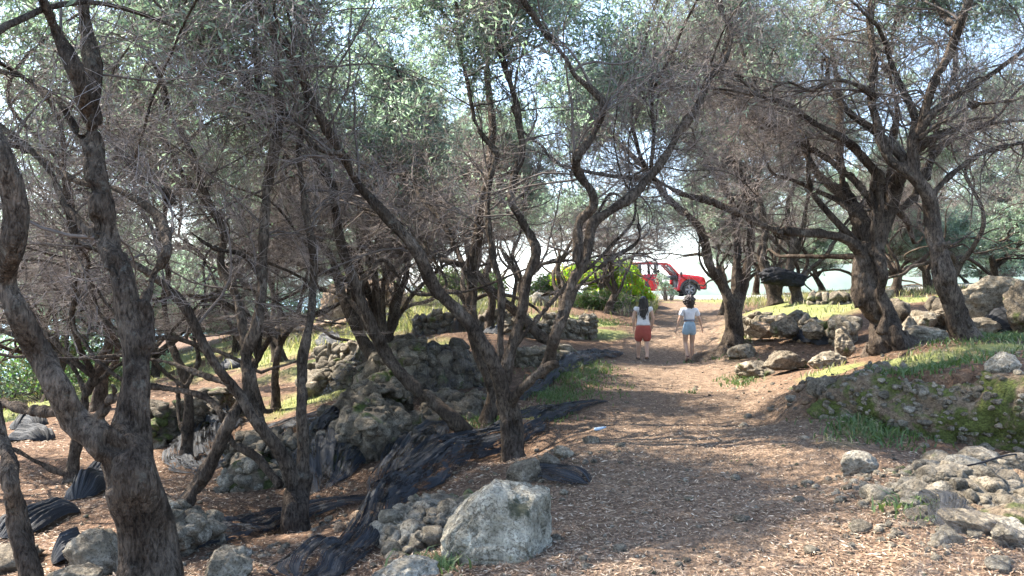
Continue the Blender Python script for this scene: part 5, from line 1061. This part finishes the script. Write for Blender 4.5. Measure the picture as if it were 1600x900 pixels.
def person(pos, label, J, cloth, rz=0):
    """J: joint table; facing +y (away from the viewpoint)."""
    root = empty('person', pos, rz); tag(root, label, 'person')
    s = Sk(); f = J['fat']
    pel = s.add((0, 0, .86), (.135 * f, .10 * f)); sp = s.add((0, .01, 1.0), (.115 * f, .085 * f), pel); ch = s.add((0, .015, 1.16), (.125 * f, .09 * f), sp); ub = s.add((0, 0, 1.28), (.11 * f, .075 * f), ch); nb_ = s.add((0, -.005, 1.345), .05, ub); nk = s.add((0, .01, 1.40), .044, nb_); s.add((0, .02, 1.45), .05, nk)
    for sd_, key in ((-1, 'l'), (1, 'r')):
        el, wr = J[key + 'arm']; sh = s.add((sd_ * .155 * f, 0, 1.285), .052 * f, ub); el_ = s.add(el, .037 * f, s.add(tuple((np.array((sd_ * .165 * f, 0, 1.27)) * .5 + np.array(el) * .5)), .045 * f, sh)); wi = s.add(wr, .024, s.add(tuple(np.array(el) * .6 + np.array(wr) * .4), .035 * f, el_))
        d = unit(np.array(wr) - np.array(el)); pm = np.array(wr) + d * .06; pi = s.add(tuple(pm), (.034, .018), wi); fw = np.array([0, 1., 0])
        for q, (of, ln_) in enumerate(((-.03, .062), (-.01, .075), (.01, .07), (.028, .055))):
            a1_ = pm + d * .035 + fw * of; k1 = s.add(tuple(a1_), .0095, pi); k2 = s.add(tuple(a1_ + d * ln_ * .5 + np.array([-sd_ * .006, 0, 0])), .0085, k1); s.add(tuple(a1_ + d * ln_ + np.array([-sd_ * .02, 0, 0])), .0075, k2)
        t1 = pm - d * .02 + fw * .035 + np.array([-sd_ * .012, 0, 0]); k1 = s.add(tuple(t1), .011, pi); s.add(tuple(t1 + d * .045 + fw * .018), .009, k1)
        kn, an, heel, toe = J[key + 'leg']; hp_ = s.add((sd_ * .085 * f, 0, .80), .085 * f, pel); th_ = s.add(tuple(np.array((sd_ * .09 * f, 0, .80)) * .55 + np.array(kn) * .45), .078 * f, hp_); kk = s.add(kn, .055 * f, th_); cf = s.add(tuple(np.array(kn) * .65 + np.array(an) * .35 + (0, -.015, 0)), .056 * f, kk); ak = s.add(an, .034, cf)
        s.add(heel, .03, ak); mf = s.add(tuple(np.array(an) * .4 + np.array(toe) * .6 + (0, 0, -.005)), (.038, .026), ak); s.add(toe, (.036, .018), mf)
    hc = np.array([0, .02, 1.49]) if 'head' not in J else np.array(J['head'])
    V0, F0 = ico(4); Hd = V0 * (.073, .092, .108); Hd[:, 0] *= 1 - .18 * np.clip(-V0[:, 2], 0, 1) * (V0[:, 1] > -.2)
    fr = V0[:, 1] > .6; Hd[:, 1] += np.exp(-((V0[:, 0] / .16) ** 2 + ((V0[:, 2] + .12) / .22) ** 2)) * .022 * fr; Hd[:, 1] -= (np.exp(-(((np.abs(V0[:, 0]) - .38) / .16) ** 2 + ((V0[:, 2] - .05) / .13) ** 2)) * .012 + np.exp(-((V0[:, 0] / .3) ** 2 + ((V0[:, 2] + .5) / .05) ** 2)) * .005) * (V0[:, 1] > .3)
    ex = [(Hd + hc, F0)]; Ve, Fe = ico(2)
    for sd_ in (-1, 1): ex.append((Ve * (.010, .018, .030) + hc + (sd_ * .074, -.005, -.01), Fe))
    s.obj('body', skin, root, 2, ex)
    cloth(root, J, f, hc)
    return root
def hair_mesh(root, mat, shell, strands, hc, name='hair'):
    mb_ = MB(); V0, F0 = ico(5); V = V0 * shell['r']; V = V * (1 + shell['amp'] * fbm(V0 * shell['fr'], 3, 4))[:, None]; k = V0[:, 1] > shell['front']; V[k, 1] = np.minimum(V[k, 1], .05); mb_.add(V + hc + shell['o'], F0)
    r = np.random.default_rng(4); N, L, sp_, cw = strands
    th = r.uniform(math.pi + .15, 2 * math.pi - .15, N); st = np.stack([np.cos(th) * .085, np.sin(th) * .095, r.uniform(-.06, .06, N)], -1) + hc; t = np.linspace(0, 1, 9)
    Pn = st[:, None] + np.stack([t[None] * r.normal(0, sp_, (N, 1)) + np.sin(t * cw + r.uniform(0, 6, (N, 1))) * .018 - np.cos(th)[:, None] * t[None] * .035, -t[None] * .012 + np.cos(t * cw + r.uniform(0, 6, (N, 1))) * .012 - .02, -t[None] * L * r.uniform(.75, 1, (N, 1))], -1)
    V, F = tubes(Pn, np.linspace(.02, .008, 9)[None] * np.ones((N, 1)), 5); mb_.add(V, F)
    return mb_.build(name, mat, root)
def fabric(name, col): return simple(name, col, .85, .2, var=.12, scale=14)
hair_m = simple('black_hair', (.012, .009, .008), .45, .5, var=.3, scale=30); hair_b = simple('dark_brown_hair', (.03, .017, .013), .5, .5, var=.4, scale=30)
def dress1(root, J, f, hc):
    s = Sk(); a0_ = s.add((0, .0, .84), (.172 * f, .138 * f)); a_ = s.add((0, .005, .91), (.165 * f, .128 * f), a0_); b_ = s.add((0, .01, 1.03), (.128 * f, .10 * f), a_); c_ = s.add((0, .012, 1.17), (.135 * f, .102 * f), b_); d_ = s.add((0, 0, 1.285), (.118 * f, .085 * f), c_); s.add((0, 0, 1.325), (.075, .06), d_)
    for sd_ in (-1, 1): s.add((sd_ * .19 * f, 0, 1.235), .056 * f, s.add((sd_ * .155 * f, 0, 1.29), .062 * f, d_))
    s.obj('top', fabric('white_cotton_top', (.62, .60, .59)), root)
    s = Sk(); a9_ = s.add((0, 0.005, 1.02), (.118 * f, .09 * f)); a_ = s.add((0, 0, .90), (.152 * f, .122 * f), a9_); b_ = s.add((0, -.01, .80), (.168 * f, .135 * f), a_)
    for sd_, key in ((-1, 'l'), (1, 'r')):
        kn = np.array(J[key + 'leg'][0]); h0 = np.array((sd_ * .09 * f, 0, .80)); s.add(tuple(h0 * -.06 + kn * 1.06 + (sd_ * .008, 0, 0)), (.106 * f, .106 * f), s.add(tuple(h0 * .55 + kn * .45), .102 * f, b_))
    s.obj('shorts', fabric('brick_red_shorts', (.36, .085, .065)), root)
    hair_mesh(root, hair_m, dict(r=(.088, .105, .118), amp=.1, fr=2.5, front=.35, o=(0, -.012, .012)), (150, .42, .04, 3.0), hc)
    for sd_, key in ((-1, 'l'), (1, 'r')):
        m2 = MB(); h_, t_ = np.array(J[key + 'leg'][2]), np.array(J[key + 'leg'][3]); Pl = np.linspace(h_ + (0, -.03, -.03), t_ + (0, .02, -.022), 6); V, F = tubes(Pl[None], np.full((1, 6), .028), 10); V[:, 2] = (V[:, 2] - V[:, 2].mean()) * .35 + V[:, 2].mean(); m2.add(V, F)
        Pl = np.array([h_ * .4 + t_ * .6 + (x_, 0, z_) for x_, z_ in ((-.045, -.02), (-.03, .02), (0, .03), (.03, .02), (.045, -.02))]); V, F = tubes(Pl[None], np.full((1, 5), .008), 6); m2.add(V, F)
        m2.build('sandal', simple('dark_sandal', (.05, .025, .022), .6), root)
def dress2(root, J, f, hc):
    tm = fabric('pale_blouse', (.66, .66, .69)); s = Sk(); a_ = s.add((0, .005, .99), (.135 * f, .11 * f)); b_ = s.add((0, .01, 1.08), (.148 * f, .124 * f), a_); c_ = s.add((0, .012, 1.19), (.155 * f, .126 * f), b_); d_ = s.add((0, 0, 1.29), (.125 * f, .09 * f), c_); s.add((0, 0, 1.335), (.07, .055), d_)
    for sd_, key in ((-1, 'l'), (1, 'r')):
        el = np.array(J[key + 'arm'][0]); h0 = np.array((sd_ * .165, 0, 1.28)); s.add(tuple(h0 * .25 + el * .75), .068, s.add(tuple(h0), .066, d_))
    s.obj('blouse', tm, root)
    dm = fabric('light_denim', (.30, .40, .48)); s = Sk(); a_ = s.add((0, 0, 1.03), (.118 * f, .098 * f)); b_ = s.add((0, -.005, .93), (.165 * f, .130 * f), a_); c_ = s.add((0, -.012, .84), (.180 * f, .145 * f), b_)
    for sd_, key in ((-1, 'l'), (1, 'r')):
        kn = np.array(J[key + 'leg'][0]); h0 = np.array((sd_ * .09 * f, 0, .80)); s.add(tuple(h0 * .58 + kn * .42 + (sd_ * .006, 0, 0)), .108 * f, s.add(tuple(h0 * .8 + kn * .2), .094 * f, c_))
    sh = s.obj('denim_shorts', dm, root)
    m2 = MB(); th = np.linspace(0, 2 * math.pi, 25); Pl = np.stack([np.cos(th) * .128 * f, np.sin(th) * .106 * f, np.full(25, 1.035)], -1); V, F = tubes(Pl[None], np.full((1, 25), .014), 6); m2.add(V, F); m2.build('waistband', fabric('dark_denim', (.10, .17, .26)), root)
    hair_mesh(root, hair_b, dict(r=(.138, .138, .145), amp=.28, fr=6, front=.45, o=(0, -.015, .012)), (120, .14, .03, 8.0), hc)
    for sd_, key in ((-1, 'l'), (1, 'r')):
        m2 = MB(); h_, t_ = np.array(J[key + 'leg'][2]), np.array(J[key + 'leg'][3]); Pl = np.linspace(h_ + (0, -.03, -.03), t_ + (0, .02, -.022), 6); V, F = tubes(Pl[None], np.full((1, 6), .028), 10); V = V + 0; V[:, 2] -= 0; m2.add(V * (1, 1, 1), F)
        Pl = np.array([h_ + (x_, y_, .055) for x_, y_ in ((-.04, 0), (0, -.04), (.04, 0), (0, .04), (-.04, 0))]); V, F = tubes(Pl[None], np.full((1, 5), .009), 6); m2.add(V, F)
        m2.build('sandal', simple('dark_red_sandal', (.10, .02, .025), .6), root)
def ground_person(u, Y): q = px(u, 560, Y); return (q[0], q[1], g1(q[0], q[1]) + .02)
person(ground_person(1005, 18.7), 'walking person with long black hair, white top and brick red shorts', dict(fat=1.18, larm=((-.245, -.01, 1.04), (-.235, .06, .83)), rarm=((.245, -.02, 1.04), (.225, .04, .84)),
    lleg=((-.10, .10, .46), (-.10, .16, .085), (-.10, .10, .035), (-.10, .30, .03)), rleg=((.09, .02, .46), (.075, -.17, .12), (.075, -.23, .08), (.075, -.05, .03))), dress1, R(-2))
person(ground_person(1077, 18.3), 'walking person with curly dark bob, pale blouse and light denim shorts', dict(fat=.98, larm=((-.245, -.02, 1.07), (-.30, .03, .84)), rarm=((.255, .0, 1.07), (.325, .05, .86)),
    lleg=((-.085, .05, .47), (-.085, -.13, .13), (-.085, -.18, .10), (-.085, -.03, .03)), rleg=((.085, .06, .46), (.075, .06, .085), (.075, .01, .035), (.08, .2, .03)), head=(0, .02, 1.50)), dress2, R(3))

# sea haze: one even body of thin air round everything on the ground
m = bpy.data.materials.new('sea_haze'); m.use_nodes = True; n = m.node_tree.nodes; l = m.node_tree.links; n.remove(n['Principled BSDF'])
pv = n.new('ShaderNodeVolumePrincipled'); pv.inputs['Color'].default_value = (.86, .93, 1, 1); pv.inputs['Density'].default_value = .00009; pv.inputs['Anisotropy'].default_value = .3
l.new(pv.outputs[0], n['Material Output'].inputs['Volume'])
HAZE = True
if HAZE:
    a_, z0, z1 = 9500, -62, 320; V = np.array([(x, y, z) for z in (z0, z1) for x, y in ((-a_, -a_), (a_, -a_), (a_, a_), (-a_, a_))]); F = np.array([[0, 3, 2, 1], [4, 5, 6, 7], [0, 1, 5, 4], [1, 2, 6, 5], [2, 3, 7, 6], [3, 0, 4, 7]])
    tag(mesh_np('haze', V, F, m, smooth=False), 'thin pale haze over the sea and the far hills', 'haze', kind='stuff')
for ob in sc.objects:
    for k in ('label', 'category', 'group'):
        if ob.parent is not None and k in ob.keys() and k != 'label': del ob[k]
